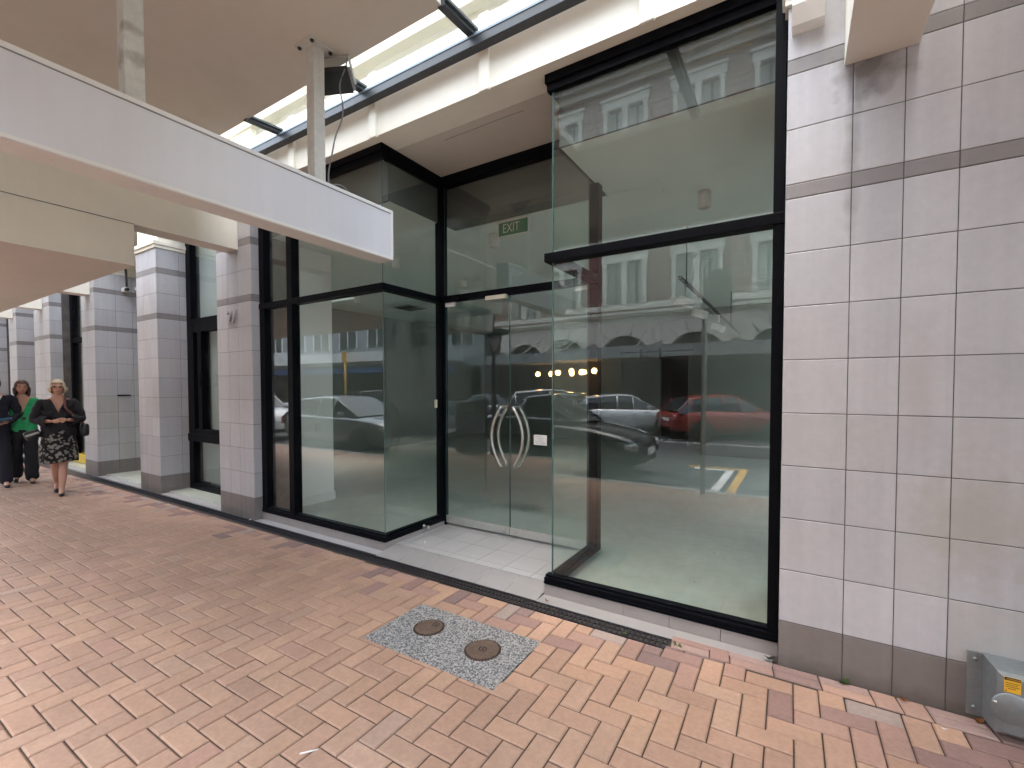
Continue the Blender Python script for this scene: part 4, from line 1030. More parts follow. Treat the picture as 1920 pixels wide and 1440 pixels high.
        for f in bm.faces:
            c = f.calc_center_median(); cut = False
            if vneck and c.x > 0 and abs(c.y) < (c.z-vneck)*vw: cut = True
            for sd, sg_ in (('L', 1), ('R', -1)):
                wr, el, sh = P['wr'+sd], P['el'+sd], P['sh'+sd]; hd = Vector(P.get('hd'+sd, wr-el)).normalized()
                if (c-wr).length < .22 and (c-wr).dot(hd) > -.012 and (c-wr-hd*.09).length < .125: cut = True
                if sleeves is not True:
                    u = (el-sh); t = (c-sh).dot(u)/u.length_squared
                    if c.y*sg_ > .125 and t > (.5 if sleeves else .12) and c.z < sh.z+.02 and (c-sh-u*max(0, min(1, t))).length < .085: cut = True
                    v_ = (wr-el); t2 = (c-el).dot(v_)/v_.length_squared
                    if -.2 < t2 < 1.1 and (c-el-v_*t2).length < .07: cut = True
            if cut: dead.append(f)
        bmesh.ops.delete(bm, geom=dead, context='FACES'); bm.normal_update()
        for v in bm.verts:
            k = grow*1.25 + .003*math.sin(v.co.z*55+v.co.y*30)+.0025*math.sin(v.co.y*70-v.co.z*25)
            if abs(v.co.y) < .19 and v.co.z < 1.28: k += outfit.get('loose', .012)
            v.co += v.normal*k
        bmesh.ops.solidify(bm, geom=bm.faces[:], thickness=.004)
        me = bpy.data.meshes.new(name); bm.to_mesh(me); bm.free(); put(name, me, mat)
    if 'jacket' in outfit: top(outfit['jacket'], 'jacket', True, .016, outfit.get('vneck', 1.22), outfit.get('hem', .93))
    if 'blouse' in outfit: top(outfit['blouse'], 'blouse', outfit.get('sleeves', False), .010, 1.20, .88)
    if 'shirt' in outfit: top(outfit['shirt'], 'shirt', False, .004, 0, .90)
    if 'trousers' in outfit:
        s = Sk(); s.chain([Vector((0,0,1.04)), Vector((0,0,.92))], [(.112,.150),(.122,.165)])
        wd = outfit.get('wide', .0)
        for sd in 'LR':
            kn, an = P['knee'+sd], P['ank'+sd]
            s.chain([P['hip'+sd]-Vector((0,0,.12)), kn, kn*.45+an*.55, an+Vector((.015,0,-.055))], [.105+wd*.3,.078+wd*.6,.076+wd,.072+wd], 1)
        me = s.mesh(2)
        for v in me.vertices: v.co += v.normal*(.005*math.sin(v.co.z*38+v.co.y*22))
        put('trousers', me, outfit['trousers'])
    if 'skirt' in outfit:
        mb = MB(); rings = []
        for k in range(15):
            t = k/14; z = 1.0-.50*t; ring_ = []
            for j in range(48):
                a = 2*math.pi*j/48; rx = .125+.105*t; ry = .160+.055*min(1, t*1.6); f = 1+.05*t*math.sin(a*7+.6)+.03*t*math.sin(a*13)
                ring_.append((rx*math.cos(a)*f+.035*t, ry*math.sin(a)*f, z+.012*math.sin(a*3)*t))
            rings.append(ring_)
        mb.rings(rings, None, False); bmesh.ops.solidify(mb.bm, geom=mb.bm.faces[:], thickness=.006); mbput('skirt', mb, outfit['skirt'])
    for sd in 'LR':
        an, to = P['ank'+sd], P['toe'+sd]; d = Vector((to.x-an.x, to.y-an.y, 0)).normalized()
        s = Sk(); base = Vector((an.x, an.y, max(0, to.z-.03)))
        s.chain([base-d*.035+Vector((0,0,.032+an.z-.085)), base+d*.05+Vector((0,0,.030)), base+d*.12+Vector((0,0,.026)), base+d*.175+Vector((0,0,.022))], [.036, .036, .038, .026])
        me = s.mesh(2); put('shoe', me, outfit['shoes'])
    return root, T, hmat, P, mbput, put

gx = lambda x, y: gz(x, y)
# blonde woman in the patterned skirt
pos = (-9.80, 2.235)
ry = math.atan2(-2.235, 9.8)
root, T, hm, P, mbput, put = person('blonde woman in black jacket and patterned skirt walking with hands clasped at her waist', (*pos, gx(*pos)), ry*.9, 1.735,
    dict(kneeR=(.02,-.05,.50), ankR=(-.16,-.035,.13), toeR=(-.04,-.04,.04), kneeL=(.12,.045,.51), ankL=(.20,.01,.085), toeL=(.36,.0,.03),
         shL=(-.01,.185,1.40), shR=(-.01,-.185,1.40), elL=(.02,.265,1.13), elR=(.02,-.265,1.13), wrL=(.215,.085,1.135), wrR=(.215,-.075,1.12), hdL=(.25,-1,.10), hdR=(.25,1,.05), hnL=(-.6,0,-.6), hnR=(-.6,0,.6), curl=1.1),
    dict(hair=M['blondehair'], style='bob', jacket=M['blackcloth'], vneck=1.24, vw=.36, hem=.88, loose=.028, skirt=M['skirt'], shoes=M['blackleather']), 0., -.04)
mb = MB(); H = lambda p: hm @ Vector(p)
for s_ in (-1, 1):
    mb.tube([H((.098+.004*math.cos(2*math.pi*k/12), s_*.032+.021*math.cos(2*math.pi*k/12), .004+.015*math.sin(2*math.pi*k/12))) for k in range(13)], .0034, seg=5)
    mb.tube([H((.096, s_*.053, .008)), H((.0, s_*.080, .010))], .002, seg=5)
mb.tube([H((.102, -.011, .006)), H((.102, .011, .006))], .002, seg=5); mbput('glasses', mb, M['brownleather'])
def carried(name, label, cat, mb, mat, T, detail=None):
    mb.mats = mb.mats or [mat]; me = mb.mesh(name); me.transform(T)
    for p in me.polygons: p.use_smooth = True
    return link(name, me, None, label, cat)
mb = MB(); mb.box(-.05, .10, .235, .34, .86, 1.06, M['blackleather'], bev=.045)
mb.tube(smooth_path([(.06,.27,1.05), (.125,.16,1.20), (.135,.08,1.32), (.08,.075,1.44), (.0,.09,1.475), (-.09,.12,1.40), (-.12,.24,1.10)]), .016, M['brownleather'], seg=8)
carried('shoulder_bag', 'black round shoulder bag on a brown strap worn by the blonde woman', 'bag', mb, None, T)
mb = MB(); mb.obox(Matrix.Translation((.06,-.275,.925)) @ Matrix.Rotation(.35, 4, 'X') @ Matrix.Rotation(.2, 4, 'Z'), .11, .17, .13, M['blackleather'], bev=.03)
mb.obox(Matrix.Translation((.115,-.275,.935)) @ Matrix.Rotation(.35, 4, 'X') @ Matrix.Rotation(.2, 4, 'Z'), .012, .15, .03, M['polegrey'], bev=.004)
carried('handbag', 'small black handbag with a pale clasp at the side of the patterned skirt', 'bag', mb, None, T)
# dark haired woman in green
pos = (-11.46, 2.17)
root, T, hm, P, mbput, put = person('dark-haired woman in a bright green blouse and black trousers walking behind', (*pos, gx(*pos)), -.17, 1.745,
    dict(kneeL=(.10,.085,.51), ankL=(.16,.085,.085), toeL=(.32,.09,.03), kneeR=(.0,-.09,.51), ankR=(-.16,-.09,.12), toeR=(-.03,-.10,.04), elL=(-.05,.225,1.13), wrL=(.06,.245,.90), elR=(-.02,-.225,1.13), wrR=(.05,-.20,.90)),
    dict(hair=M['brownhair'], style='long', blouse=M['greencloth'], sleeves='short', vw=.36, trousers=M['blackcloth'], wide=.02, shoes=M['blackleather']), .05, 0.)
mb = MB()
for s_ in (-1, 1): mb.sphere((.132, .0+.012*s_, 1.19-.045*(s_+1)), .010, .026, .024, seg=12, ring=8)
mbput('sunglasses', mb, M['eye'])
mb = MB(); mb.box(-.02, .09, .21, .27, .42, .72, M['blackleather'], bev=.02); mb.tube(smooth_path([(.0,.24,.71), (.04,.245,.86), (.08,.24,.71)]), .007, M['blackleather'], seg=6)
carried('tote_bag', 'black tote bag hanging beside the black trousers of the woman in green', 'bag', mb, None, T)
# man at the frame edge
pos = (-11.42, 1.83)
root, T, hm, P, mbput, put = person('man in a dark navy suit cut off by the left edge, holding a blue folder', (*pos, gx(*pos)), -.16, 1.80,
    dict(kneeL=(.14,.10,.52), ankL=(.22,.11,.085), toeL=(.38,.12,.03), kneeR=(-.02,-.10,.50), ankR=(-.22,-.10,.14), toeR=(-.10,-.11,.045), shL=(-.01,.20,1.40), shR=(-.01,-.20,1.40), elL=(-.03,.27,1.12), elR=(-.03,-.27,1.12), wrL=(.20,.15,1.03), wrR=(.20,-.13,1.03), hdL=(.7,-.7,-.1), hdR=(.7,.7,-.1), hnL=(0,0,-1), hnR=(0,0,-1), curl=.8),
    dict(hair=M['brownhair'], style='short', jacket=M['navy'], shirt=M['white'], vneck=1.2, hem=.86, trousers=M['navy'], wide=.012, shoes=M['blackleather']))
mb = MB(); mb.obox(Matrix.Translation((.285, .02, 1.055)) @ Matrix.Rotation(-.18, 4, 'Y') @ Matrix.Rotation(.10, 4, 'X'), .24, .33, .016, M['bluefolder'], bev=.003)
mb.obox(Matrix.Translation((.287, .02, 1.0565)) @ Matrix.Rotation(-.18, 4, 'Y') @ Matrix.Rotation(.10, 4, 'X'), .225, .335, .008, M['paper'])
carried('folder', 'blue folder held at the waist of the man in navy', 'folder', mb, None, T)

# ------------------------------------------------------------------ cars (seen in the glass)
def make_car(L, Wd, belt, roof, prof, col, metal=.3):
    """hull lofted along x (nose at +x) with a glazed cabin; returns list of (name, mesh, sub-list)"""
    hw = Wd/2; zb = .20
    st = []   # station: x, half width factor, top z
    xs = [-.5,-.47,-.40,-.25,0.,.18,.30,.40,.46,.49,.5]
    wf = [.70,.86,.95,1.,1.,1.,.99,.95,.87,.76,.62]
    tops = prof['hull']; bots = [.42,.30,.24,.2,.2,.2,.2,.22,.25,.30,.40]
    mb = MB(); rings = []
    for x, f, tz, bz in zip(xs, wf, tops, bots):
        h = hw*f; r = [(-.0, bz), (.75*h, bz), (.96*h, bz+.10), (h, bz+.28*(tz-bz)), (1.0*h, bz+.55*(tz-bz)), (.965*h, tz-.075), (.90*h, tz-.012), (.55*h, tz+.012), (0, tz+.02)]
        full = [(x*L, y, z) for y, z in r] + [(x*L, -y, z) for y, z in reversed(r[1:-1])]
        rings.append(full)
    mb.rings(rings, None, True); body = mb.mesh('body'); body.materials.append(carpaint(col, metal))
    cx = prof['cabin']    # list of (x, z_top, half-width factor at top)
    mbg, mbr = MB(), MB(); R = []
    def belt_at(x):
        for (x0, z0), (x1, z1) in zip(zip(xs, tops), list(zip(xs, tops))[1:]):
            if x0 <= x <= x1: return z0+(z1-z0)*(x-x0)/(x1-x0)
        return tops[-1]
    for x, z, f in cx:
        zb_ = belt_at(x)-.03; wb = hw*.90; wt = hw*.90*f
        z = max(z, zb_+.012)
        r = [(wb, zb_), (wb*.5+wt*.5+.012, .5*(zb_+z)), (wt+.01, z-.055*(z > zb_+.1)), (wt*.86, z-.008), (wt*.4, z+.01)]
        R.append([(x*L, y, zz) for y, zz in r] + [(x*L, -y, zz) for y, zz in reversed(r)])
    n = len(R)
    def skin(mb, sel):
        for i in range(n-1):
            for k in range(9):
                if sel(i, k): 
                    f = mb.poly([R[i][k], R[i][k+1], R[i+1][k+1], R[i+1][k]]); f.smooth = True
    roofspan = prof['roof']
    skin(mbg, lambda i, k: not (i in roofspan and 2 <= k <= 6)); skin(mbr, lambda i, k: i in roofspan and 2 <= k <= 6)
    glass = mbg.mesh('window'); glass.materials.append(M['carglass']); rf = mbr.mesh('roof'); rf.materials.append(carpaint(col, metal))
    mb = MB()
    for s_ in (0, 9):
        for i in prof['pillars']:
            pts = [Vector(R[i][s_]), Vector(R[i][1 if s_ == 0 else 8]), Vector(R[i][2 if s_ == 0 else 7])]
            mb.tube(pts, .032, seg=6)
        top_ = [Vector(R[i][2 if s_ == 0 else 7]) for i in range(n)]
        mb.tube(top_, .026, seg=6)
    pil = mb.mesh('pillar'); pil.materials.append(carpaint(col, metal))
    items = [('body', body), ('roof', rf), ('window', glass), ('pillar', pil)]
    wr = .315
    for (wx) in (-.30, .305):
        for s_ in (-1, 1):
            y = s_*(hw-.10); mb = MB(); mb.lathe([(.19,-.10),(wr-.02,-.105),(wr,-.07),(wr,.07),(wr-.02,.105),(.19,.10)], (wx*L, y, wr), 'y', seg=28, caps=False); t = mb.mesh('wheel'); t.materials.append(M['tyre'])
            mb = MB(); mb.lathe([(.001,s_*.085),(.05,s_*.09),(.06,s_*.07),(.18,s_*.08),(.205,s_*.10)], (wx*L, y, wr), 'y', seg=28, caps=False)
            for a in range(5): m4 = Matrix.Translation((wx*L, y+s_*.09, wr)) @ Matrix.Rotation(a*2*math.pi/5, 4, 'Y'); mb.obox(m4 @ Matrix.Translation((0, 0, .10)), .045, .03, .19, bev=.006)
            r = mb.mesh('rim'); r.materials.append(M['rim'])
            mb = MB(); mb.lathe([(.001,0),(wr+.055,0),(wr+.055,s_*.012),(.001,s_*.012)], (wx*L, s_*(hw-.004), wr+.01), 'y', seg=28); ar = mb.mesh('wheel_arch'); ar.materials.append(M['pit'])
            items += [('wheel_arch', ar), ('wheel', t, ('rim', r))]
    zt = tops[8]
    for s_ in (-1, 1):
        mb = MB(); mb.obox(Matrix.Translation((.458*L, s_*hw*.68, zt-.13)) @ Matrix.Rotation(-s_*.42, 4, 'Z'), .26, .30, .12, bev=.04); h = mb.mesh('headlight'); h.materials.append(M['lampglass']); items.append(('headlight', h))
        mb = MB(); mb.obox(Matrix.Translation((-.478*L, s_*hw*.76, tops[1]-.14)) @ Matrix.Rotation(s_*.40, 4, 'Z'), .14, .26, .22, bev=.04); h = mb.mesh('tail_light'); h.materials.append(M['taillamp']); items.append(('tail_light', h))
        mb = MB(); mb.obox(Matrix.Translation((prof['mirror']*L, s_*(hw+.07), belt_at(prof['mirror'])+.07)), .12, .20, .13, bev=.035); h = mb.mesh('wing_mirror'); h.materials.append(carpaint(col, metal)); items.append(('wing_mirror', h))
        for dx in prof['handles']:
            mb = MB(); mb.box(dx*L-.07, dx*L+.07, s_*(hw*.985), s_*(hw+.015), belt-.16, belt-.13, bev=.01); h = mb.mesh('door_handle'); h.materials.append(carpaint(col, metal)); items.append(('door_handle', h))
    mb = MB(); mb.box(.488*L, .505*L, -.24, .24, .42, .52, M['white']); mb.box(.47*L, .499*L, -.45, .45, .30, .42, M['blackplastic'], bev=.02); h = mb.mesh('front_plate'); items.append(('front_plate', h))
    mb = MB(); mb.box(-.506*L, -.488*L, -.24, .24, .62, .73, M['white']); h = mb.mesh('rear_plate'); items.append(('rear_plate', h))
    return items
SEDAN = dict(hull=[.82,.90,.94,.93,.90,.90,.86,.78,.70,.62,.52], cabin=[(-.36,.90,.9),(-.22,1.36,.80),(-.05,1.44,.78),(.06,1.41,.78),(.235,.92,.86)], roof=(1,2), pillars=(1,2,3), mirror=.155, handles=(-.12,.07))
HATCH = dict(hull=[.80,.92,.97,.97,.95,.94,.92,.86,.79,.68,.55], cabin=[(-.475,.98,.86),(-.37,1.40,.80),(-.10,1.50,.79),(.04,1.47,.78),(.25,.97,.88)], roof=(1,2), pillars=(1,2,3), mirror=.165, handles=(-.14,.05))
SUV = dict(hull=[.90,1.02,1.06,1.06,1.05,1.05,1.03,.98,.91,.80,.62], cabin=[(-.48,1.08,.9),(-.42,1.56,.84),(-.10,1.68,.82),(.05,1.65,.82),(.23,1.06,.9)], roof=(1,2), pillars=(1,2,3), mirror=.16, handles=(-.15,.04))
def car(label, group, loc, rot, L, Wd, prof, col, metal=.3, zs=1.):
    t = thing('parked_car', (*loc, -.10), label, 'car', group, rot)
    Tm = Matrix.Translation((*loc, -.10)) @ Matrix.Rotation(rot, 4, 'Z') @ Matrix.Diagonal((1, 1, zs, 1))
    for it in make_car(L, Wd, prof['hull'][4], 1.5, prof, col, metal):
        it[1].transform(Tm); o = link(it[0], it[1], t)
        if len(it) > 2: it[2][1].transform(Tm); link(it[2][0], it[2][1], o)
GK = 'cars parked along the near kerb'; GF = 'cars parked at an angle across the street'
car('dark blue-black sedan at the near kerb reflected in the doors and right glass bay', GK, (-4.75, -2.35), 0., 4.75, 1.82, SEDAN, (.012,.016,.026), .3, 1.12)
car('dark silver hatchback at the near kerb reflected in the left glass bay', GK, (-11.0, -2.30), 0., 4.5, 1.80, HATCH, (.16,.18,.19), .5)
car('white wagon at the near kerb, farthest left in the reflections', GK, (-16.6, -2.3), 0., 4.6, 1.82, SUV, (.70,.71,.71), 0.)
dx = -R_(48)
car('red hatchback parked at an angle, reflected at the right of the right glass bay', GF, (-2.15, -10.55), -R_(38), 4.1, 1.76, HATCH, (.33,.028,.016), .2)
car('silver-white hatchback parked at an angle beside the red hatchback', GF, (-5.55, -10.35), -R_(28), 4.05, 1.74, HATCH, (.62,.65,.68), .3)
car('white off-road car with roof rails reflected above the dark sedan roof', GF, (-9.3, -10.4), -R_(36), 4.7, 1.88, SUV, (.72,.73,.73), 0.)
car('blue-grey sedan parked at an angle, reflected in the left door leaf', GF, (-13.0, -10.5), -R_(38), 4.6, 1.8, SEDAN, (.06,.085,.11))
car('black off-road car parked at an angle farthest along the opposite kerb', GF, (-17.5, -10.5), -R_(38), 4.6, 1.86, SUV, (.02,.02,.022))
car('second red car parked at an angle at the right end of the opposite row', GF, (1.6, -10.7), -R_(38), 4.3, 1.78, SEDAN, (.30,.02,.016), .2)

t = thing('sign_pole', (-1.19, -.88, 0), 'grey street sign pole on the pavement edge, reflected in the right glass bay', 'sign pole')
mb = MB(); mb.tube([(-1.19, -.88, -.02), (-1.19, -.88, 3.40)], .038, seg=14); mb.build('pole', M['polegrey'], t)
mb = MB(); mb.box(-1.16, -.80, -.845, -.837, 2.70, 3.36, bev=.002); mb.build('sign_plate', M['polegrey'], t)
mb = MB(); mb.box(-1.24, -1.14, -.85, -.835, 2.82, 2.86); mb.box(-1.24, -1.14, -.85, -.835, 3.20, 3.24); mb.build('clamp', M['steel'], t)
t = thing('street_lamp', (-6.25, -.93, 0), 'dark street lamp with a round flat top reflected in the left door leaf', 'street lamp')
c = (-6.25, -.93)
mb = MB(); mb.tube([(*c, 0), (*c, 2.55)], .05, seg=14); mb.lathe([(.05,0),(.10,0),(.09,.25),(.05,.3)], (*c, 0), seg=16); mb.build('post', M['black'], t)
mb = MB(); mb.lathe([(.001,2.93),(.40,2.93),(.43,2.97),(.40,3.01),(.001,3.03)], (*c, 0), seg=32); mb.build('lamp_cap', M['black'], t)
mb = MB(); mb.lathe([(.06,2.5),(.13,2.62),(.15,2.75),(.10,2.92)], (*c, 0), seg=20); mb.build('lantern', M['white'], t)
mb = MB()
for k in range(4): a = k*math.pi/2; mb.tube([(c[0]+.06*math.cos(a), c[1]+.06*math.sin(a), 2.48), (c[0]+.2*math.cos(a), c[1]+.2*math.sin(a), 2.7), (c[0]+.22*math.cos(a), c[1]+.22*math.sin(a), 2.93)], .018, seg=6)
mb.build('cage', M['black'], t)
t = thing('litter_bin', (-6.75, -.85, 0), 'dark green street litter bin at the kerb beside the street lamp', 'bin')
mb = MB(); mb.box(-7.1, -6.45, -.96, -.50, .05, 1.22, bev=.03); mb.build('case', principled('bin_green', (.02,.028,.022), .5), t)
mb = MB(); mb.box(-7.14, -6.41, -.99, -.47, 1.225, 1.29, bev=.02); mb.build('lid', M['black'], t)
mb = MB(); mb.box(-6.98, -6.57, -.499, -.494, .95, 1.12); mb.build('opening', M['pit'], t)

# ------------------------------------------------------------------ buildings across the street (seen in the glass)
YB = -16.0
ob = thing('brick_building', (-5, YB, 0), 'three-storey red brick building with cream pilasters and arches across the street', 'building')
bx0, bx1 = -16.6, 11.4; PER = 3.45; cents = [-14.4+PER*k for k in range(8)]
mb = MB(); mb.box(bx0, bx1, YB-9, YB-.6, 0, 20.5, M['redbrick']); 
FL = [(5.85, 7.95), (9.35, 11.45), (13.35, 15.65)]
def solid(a, b, z0, z1): mb.box(a, b, YB-.6, YB, z0, z1, M['redbrick'])
edges = [bx0] + [v for c in cents for v in (c-1.12, c+1.12)] + [bx1]
for (z0, z1) in FL:
    for a, b in zip(edges[0::2], edges[1::2]): 
        solid(a, b, z0, z1)
        for k in range(7): mb.box(a+.03, b-.03, YB, YB+.03, z0+.04+k*(z1-z0)/7, z0+(k+1)*(z1-z0)/7-.04, M['redbrick'])
for (a, b) in ((5.35, 5.85), (7.95, 9.35), (11.45, 13.35), (15.65, 20.5)): solid(bx0, bx1, a, b)
mb.build('brick_wall', None, ob)
mb = MB()
for (z0, z1) in FL:
    mb.box(bx0, bx1, YB+.001, YB+.14, z0-.30, z0-.14); mb.box(bx0, bx1, YB+.001, YB+.07, z0-.14, z0)
    for c in cents: mb.box(c-1.22, c+1.22, YB+.002, YB+.12, z1, z1+.42); mb.box(c-1.28, c+1.28, YB+.002, YB+.20, z1+.42, z1+.56)
mb.box(bx0, bx1, YB+.001, YB+.45, 17.0, 17.25); mb.box(bx0, bx1, YB+.001, YB+.60, 17.25, 17.6); mb.box(bx0, bx1, YB+.001, YB+.22, 16.6, 17.0); mb.box(bx0, bx1, YB+.001, YB+.12, 17.6, 20.5); mb.box(bx0, bx1, YB+.121, YB+.22, 18.6, 18.8); mb.box(bx0, bx1, YB+.121, YB+.26, 20.2, 20.5)
mb.box(bx0, bx1, YB+.001, YB+.30, 5.30, 5.42); mb.box(bx0, bx1, YB+.001, YB+.18, 5.18, 5.30)
mb.build('stone_course', M['trim'], ob)
for (z0, z1) in FL:
    for c in cents:
        w_ = link('paired_window', None, ob); w_.empty_display_size = .1
        mb = MB()
        for a, b in ((c-1.12, c-.94), (c-.13, c+.13), (c+.94, c+1.12)):
            mb.box(a, b, YB-.2, YB+.10, z0, z1); mb.box(a-.04, b+.04, YB-.15, YB+.13, z1-.16, z1-.04); mb.box(a-.04, b+.04, YB-.15, YB+.13, z0, z0+.12)
        mb.build('pilaster', M['trim'], w_)
        mb = MB(); mb.box(c-.94, c+.94, YB-.32, YB-.30, z0, z1); mb.build('pane', M['darkglass'], w_)
        mb = MB()
        for a in (c-.94, c+.13):
            mb.box(a, a+.81, YB-.30, YB-.25, (z0+z1)/2-.03, (z0+z1)/2+.03); mb.box(a, a+.04, YB-.30, YB-.25, z0, z1); mb.box(a+.77, a+.81, YB-.30, YB-.25, z0, z1)
        mb.build('sash', M['trim'], w_)
        mb = MB()
        for a in (c-.90, c+.17):
            for q in (0, 1):
                xx = a + q*.43; 
                for j in range(6): mb.box(xx+j*.052, xx+j*.052+.046, YB-.298+.008*(j % 2), YB-.272, z0+.03, z1-.03)
        mb.build('curtain', M['curtain'], w_)
mb = MB()
for c in cents:
    pts = [(c-PER/2, 3.3), (c-PER/2, 5.18), (c+PER/2, 5.18), (c+PER/2, 3.3)]
    r = 1.22; n = 18
    arc = [(c+r*math.cos(math.pi*k/n), 3.3+.98*math.sin(math.pi*k/n)) for k in range(n+1)]
    mb.prism(pts + arc, 'y', YB-.35, YB+.05, M['trim'])
    for k in (2, 5, 7.5, 10.5, 13, 16):
        a = math.pi*k/n; x1_, z1_ = c+(r+.02)*math.cos(a), 3.3+.99*math.sin(a); x2_, z2_ = c+(r+.55)*math.cos(a), min(5.1, 3.3+(.99+.55)*math.sin(a))
        mb.tube([(x1_, YB+.052, z1_), (x2_, YB+.052, z2_)], .018, M['inkblack'], seg=5)
    xx = c+PER/2; mb.box(xx-.16, xx+.16, YB+.051, YB+.14, 3.9, 4.75, M['trim'], bev=.03); mb.sphere((xx, YB+.15, 4.0), .13, .06, .2, M['trim'])
mb.build('arcade', None, ob)
mb = MB(); mb.box(bx0, bx1, YB-.6, YB-.36, 3.3, 5.2); mb.build('fanlight', M['darkglass'], ob)
mb = MB(); mb.box(bx0, bx1, YB-.55, YB-.5, .0, 3.0)
for k in range(22): mb.box(bx0+k*1.25, bx0+k*1.25+.10, YB-.52, YB-.40, 0, 3.0, M['blackplastic'])
mb.mats = [M['darkshop'], M['blackplastic']]; mb.build('shop_glazing', None, ob)
vr = thing('opposite_verandah', (-5, YB+2, 3.3), 'grey flat verandah with tie rods along the brick building across the street', 'verandah')
mb = MB(); mb.box(bx0+.1, bx1-.1, YB+.16, YB+3.3, 3.02, 3.24); mb.box(bx0+.1, bx1-.1, YB+3.3, YB+3.38, 2.92, 3.42); mb.build('deck', M['verandah'], vr)
mb = MB()
for c in cents: mb.tube([(c+PER/2-.25, YB+.12, 4.7), (c+PER/2-.25, YB+3.2, 3.25)], .022, seg=6)
mb.build('tie_rods', M['trim'], vr)
for k, (x, z) in enumerate(((-13.2, 2.45), (-12.3, 2.45), (-11.0, 2.45), (-10.2, 2.52), (-9.6, 2.45), (-8.9, 2.5))):
    t = thing('pendant_lamp', (x, YB+.5, z), 'glowing round pendant lamp under the verandah across the street', 'lamp', 'glowing pendant lamps under the opposite verandah')
    mb = MB(); mb.sphere((x, YB+.5, z), .15, .15, .15); mb.build('globe', M['globe'], t)
    mb = MB(); mb.tube([(x, YB+.5, z+.14), (x, YB+.5, 3.02)], .01, seg=6); mb.build('cord', M['black'], t)
gbld = thing('grey_building', (-26, YB, 0), 'plain grey building with white verandah fascia and blue band beside the brick building', 'building')
mb = MB(); mb.box(-48, -17.5, YB-9, YB-.2, 0, 9.5); mb.build('wall', M['greyrender'], gbld)
for k in range(9):
    for z in (4.6, 7.2):
        mb = MB(); x = -46+k*3.2; mb.box(x, x+1.9, YB-.2, YB-.15, z, z+1.5); w_ = mb.build('window', M['darkglass'], gbld)
        mb = MB(); 
        for a, b in ((x-.06, x), (x+.92, x+.98), (x+1.9, x+1.96)): mb.box(a, b, YB-.2, YB-.1, z, z+1.5)
        mb.build('frame', M['white'], w_)
mb = MB(); mb.box(-47.5, -17.9, YB-.19, YB+3.2, 3.3, 3.45); mb.box(-47.5, -30, YB+3.2, YB+3.3, 3.25, 4.2); mb.box(-30, -17.9, YB+3.2, YB+3.3, 3.3, 3.9); mb.build('verandah', M['awning'], gbld)
mb = MB(); mb.box(-47.5, -17.9, YB+2.6, YB+2.7, 2.62, 2.95); mb.build('fascia_band', M['blue'], gbld)
mb = MB(); mb.box(-47.5, -17.9, YB-.19, YB-.12, 0, 2.9); mb.build('shopfront', M['darkshop'], gbld)
cb = thing('cream_building', (17, YB, 0), 'cream three-storey building to the right of the brick building across the street', 'building')
mb = MB(); mb.box(11.5, 30, YB-9, YB, 0, 13); mb.build('wall', M['cream'], cb)
for k in range(6):
    for z in (4.6, 8.2):
        mb = MB(); x = 12.6+k*2.9; mb.box(x, x+1.4, YB+.001, YB+.03, z, z+2); w_ = mb.build('window', M['darkglass'], cb)
        mb = MB()
        for a, b, c_, d in ((x-.1, x, z-.1, z+2.1), (x+1.4, x+1.5, z-.1, z+2.1), (x, x+1.4, z+2, z+2.1), (x, x+1.4, z-.1, z)): mb.box(a, b, YB+.001, YB+.09, c_, d)
        mb.build('frame', M['white'], w_)
t = thing('bus_stop_pole', (-27.5, -12.6, 0), 'yellow pole with a small sign across the street, reflected in the left bay', 'pole')
mb = MB(); mb.tube([(-24.5, -12.4, .0), (-24.5, -12.4, 3.7)], .07, seg=10); mb.build('post', M['roadyellow'], t)
mb = MB(); mb.box(-24.7, -24.3, -12.35, -12.3, 3.3, 3.9); mb.build('plate', M['roadyellow'], t)

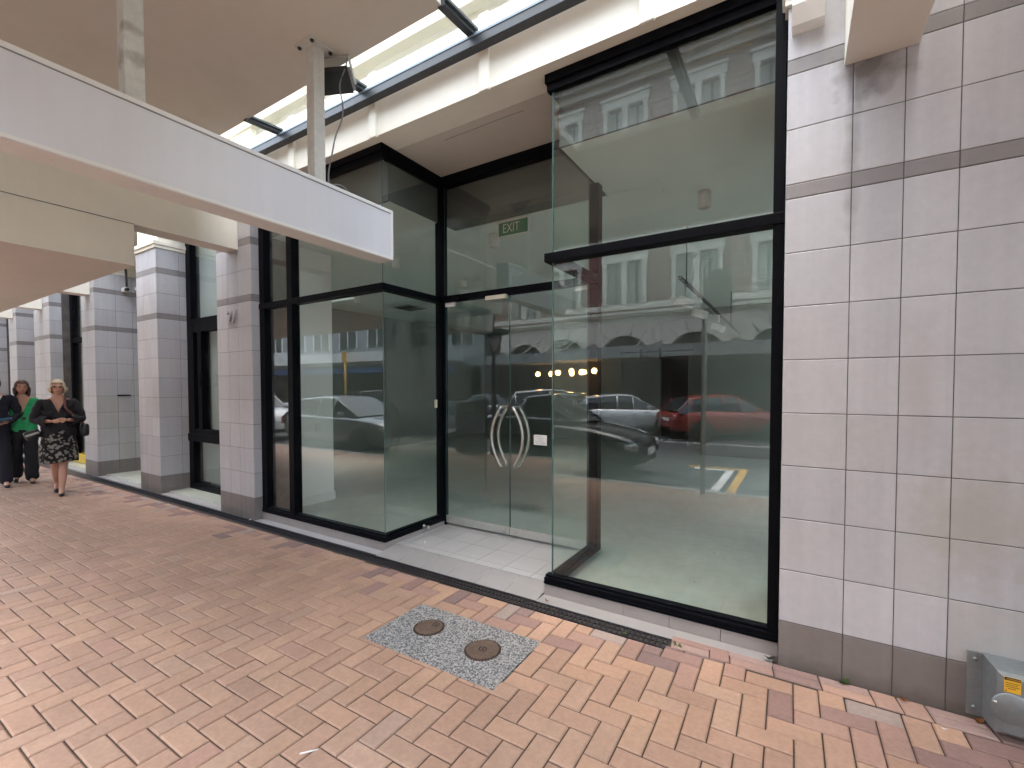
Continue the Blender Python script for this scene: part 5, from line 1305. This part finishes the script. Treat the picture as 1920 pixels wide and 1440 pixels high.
# ------------------------------------------------------------------ light, camera
w = bpy.data.worlds.new('World'); sc.world = w; w.use_nodes = True
nt = w.node_tree; nt.nodes.clear()
out = nt.nodes.new('ShaderNodeOutputWorld'); bg = nt.nodes.new('ShaderNodeBackground'); sk = nt.nodes.new('ShaderNodeTexSky')
SUN_EL, SUN_AZ = R_(78), R_(185)     # azimuth: direction the light comes from, clockwise from +y
sk.sky_type = 'NISHITA'; sk.sun_disc = False; sk.sun_elevation = SUN_EL; sk.sun_rotation = SUN_AZ
sk.air_density = 1.0; sk.dust_density = 5.0; sk.ozone_density = 1.0
nt.links.new(sk.outputs[0], bg.inputs[0]); nt.links.new(bg.outputs[0], out.inputs[0]); bg.inputs[1].default_value = .085
ld = bpy.data.lights.new('sun', 'SUN'); ld.energy = 1.5; ld.angle = R_(140); ld.color = (.90, .96, 1.)
lo = bpy.data.objects.new('sun', ld); COL.objects.link(lo)
d = Vector((math.sin(SUN_AZ)*math.cos(SUN_EL), math.cos(SUN_AZ)*math.cos(SUN_EL), math.sin(SUN_EL)))
lo.rotation_euler = d.to_track_quat('Z', 'Y').to_euler(); lo.location = d*40

cd = bpy.data.cameras.new('camera'); co = bpy.data.objects.new('camera', cd); COL.objects.link(co); sc.camera = co
r0 = Vector((.8534370820830463, .5211956077266787, -.0005342396407029574)); r1 = Vector((-.01454783126596634, .024846097387062945, .9995854300909399)); r2 = Vector((-.5209928094811219, .8530755007213902, -.028786846612936706))
m = Matrix(((r0.x, r1.x, -r2.x, 0), (r0.y, r1.y, -r2.y, 0), (r0.z, r1.z, -r2.z, 1.6226), (0, 0, 0, 1)))
co.matrix_world = m
cd.sensor_fit = 'HORIZONTAL'; cd.sensor_width = 36; cd.lens = 846.644/1920*36
cd.shift_x = (960-976.77)/1920; cd.shift_y = (751.975-720)/1920
cd.clip_start = .05; cd.clip_end = 500
vs = sc.view_settings
sc.display_settings.display_device = 'sRGB'; vs.view_transform = 'Standard'; vs.look = 'None'; vs.gamma = 1; vs.use_curve_mapping = False
vs.exposure = 3.1
cy = sc.cycles
cy.max_bounces = 10; cy.diffuse_bounces = 5; cy.glossy_bounces = 5; cy.transmission_bounces = 4; cy.transparent_max_bounces = 24
cy.caustics_reflective = False; cy.caustics_refractive = False; cy.sample_clamp_indirect = 8; cy.blur_glossy = 0
cy.use_denoising = True
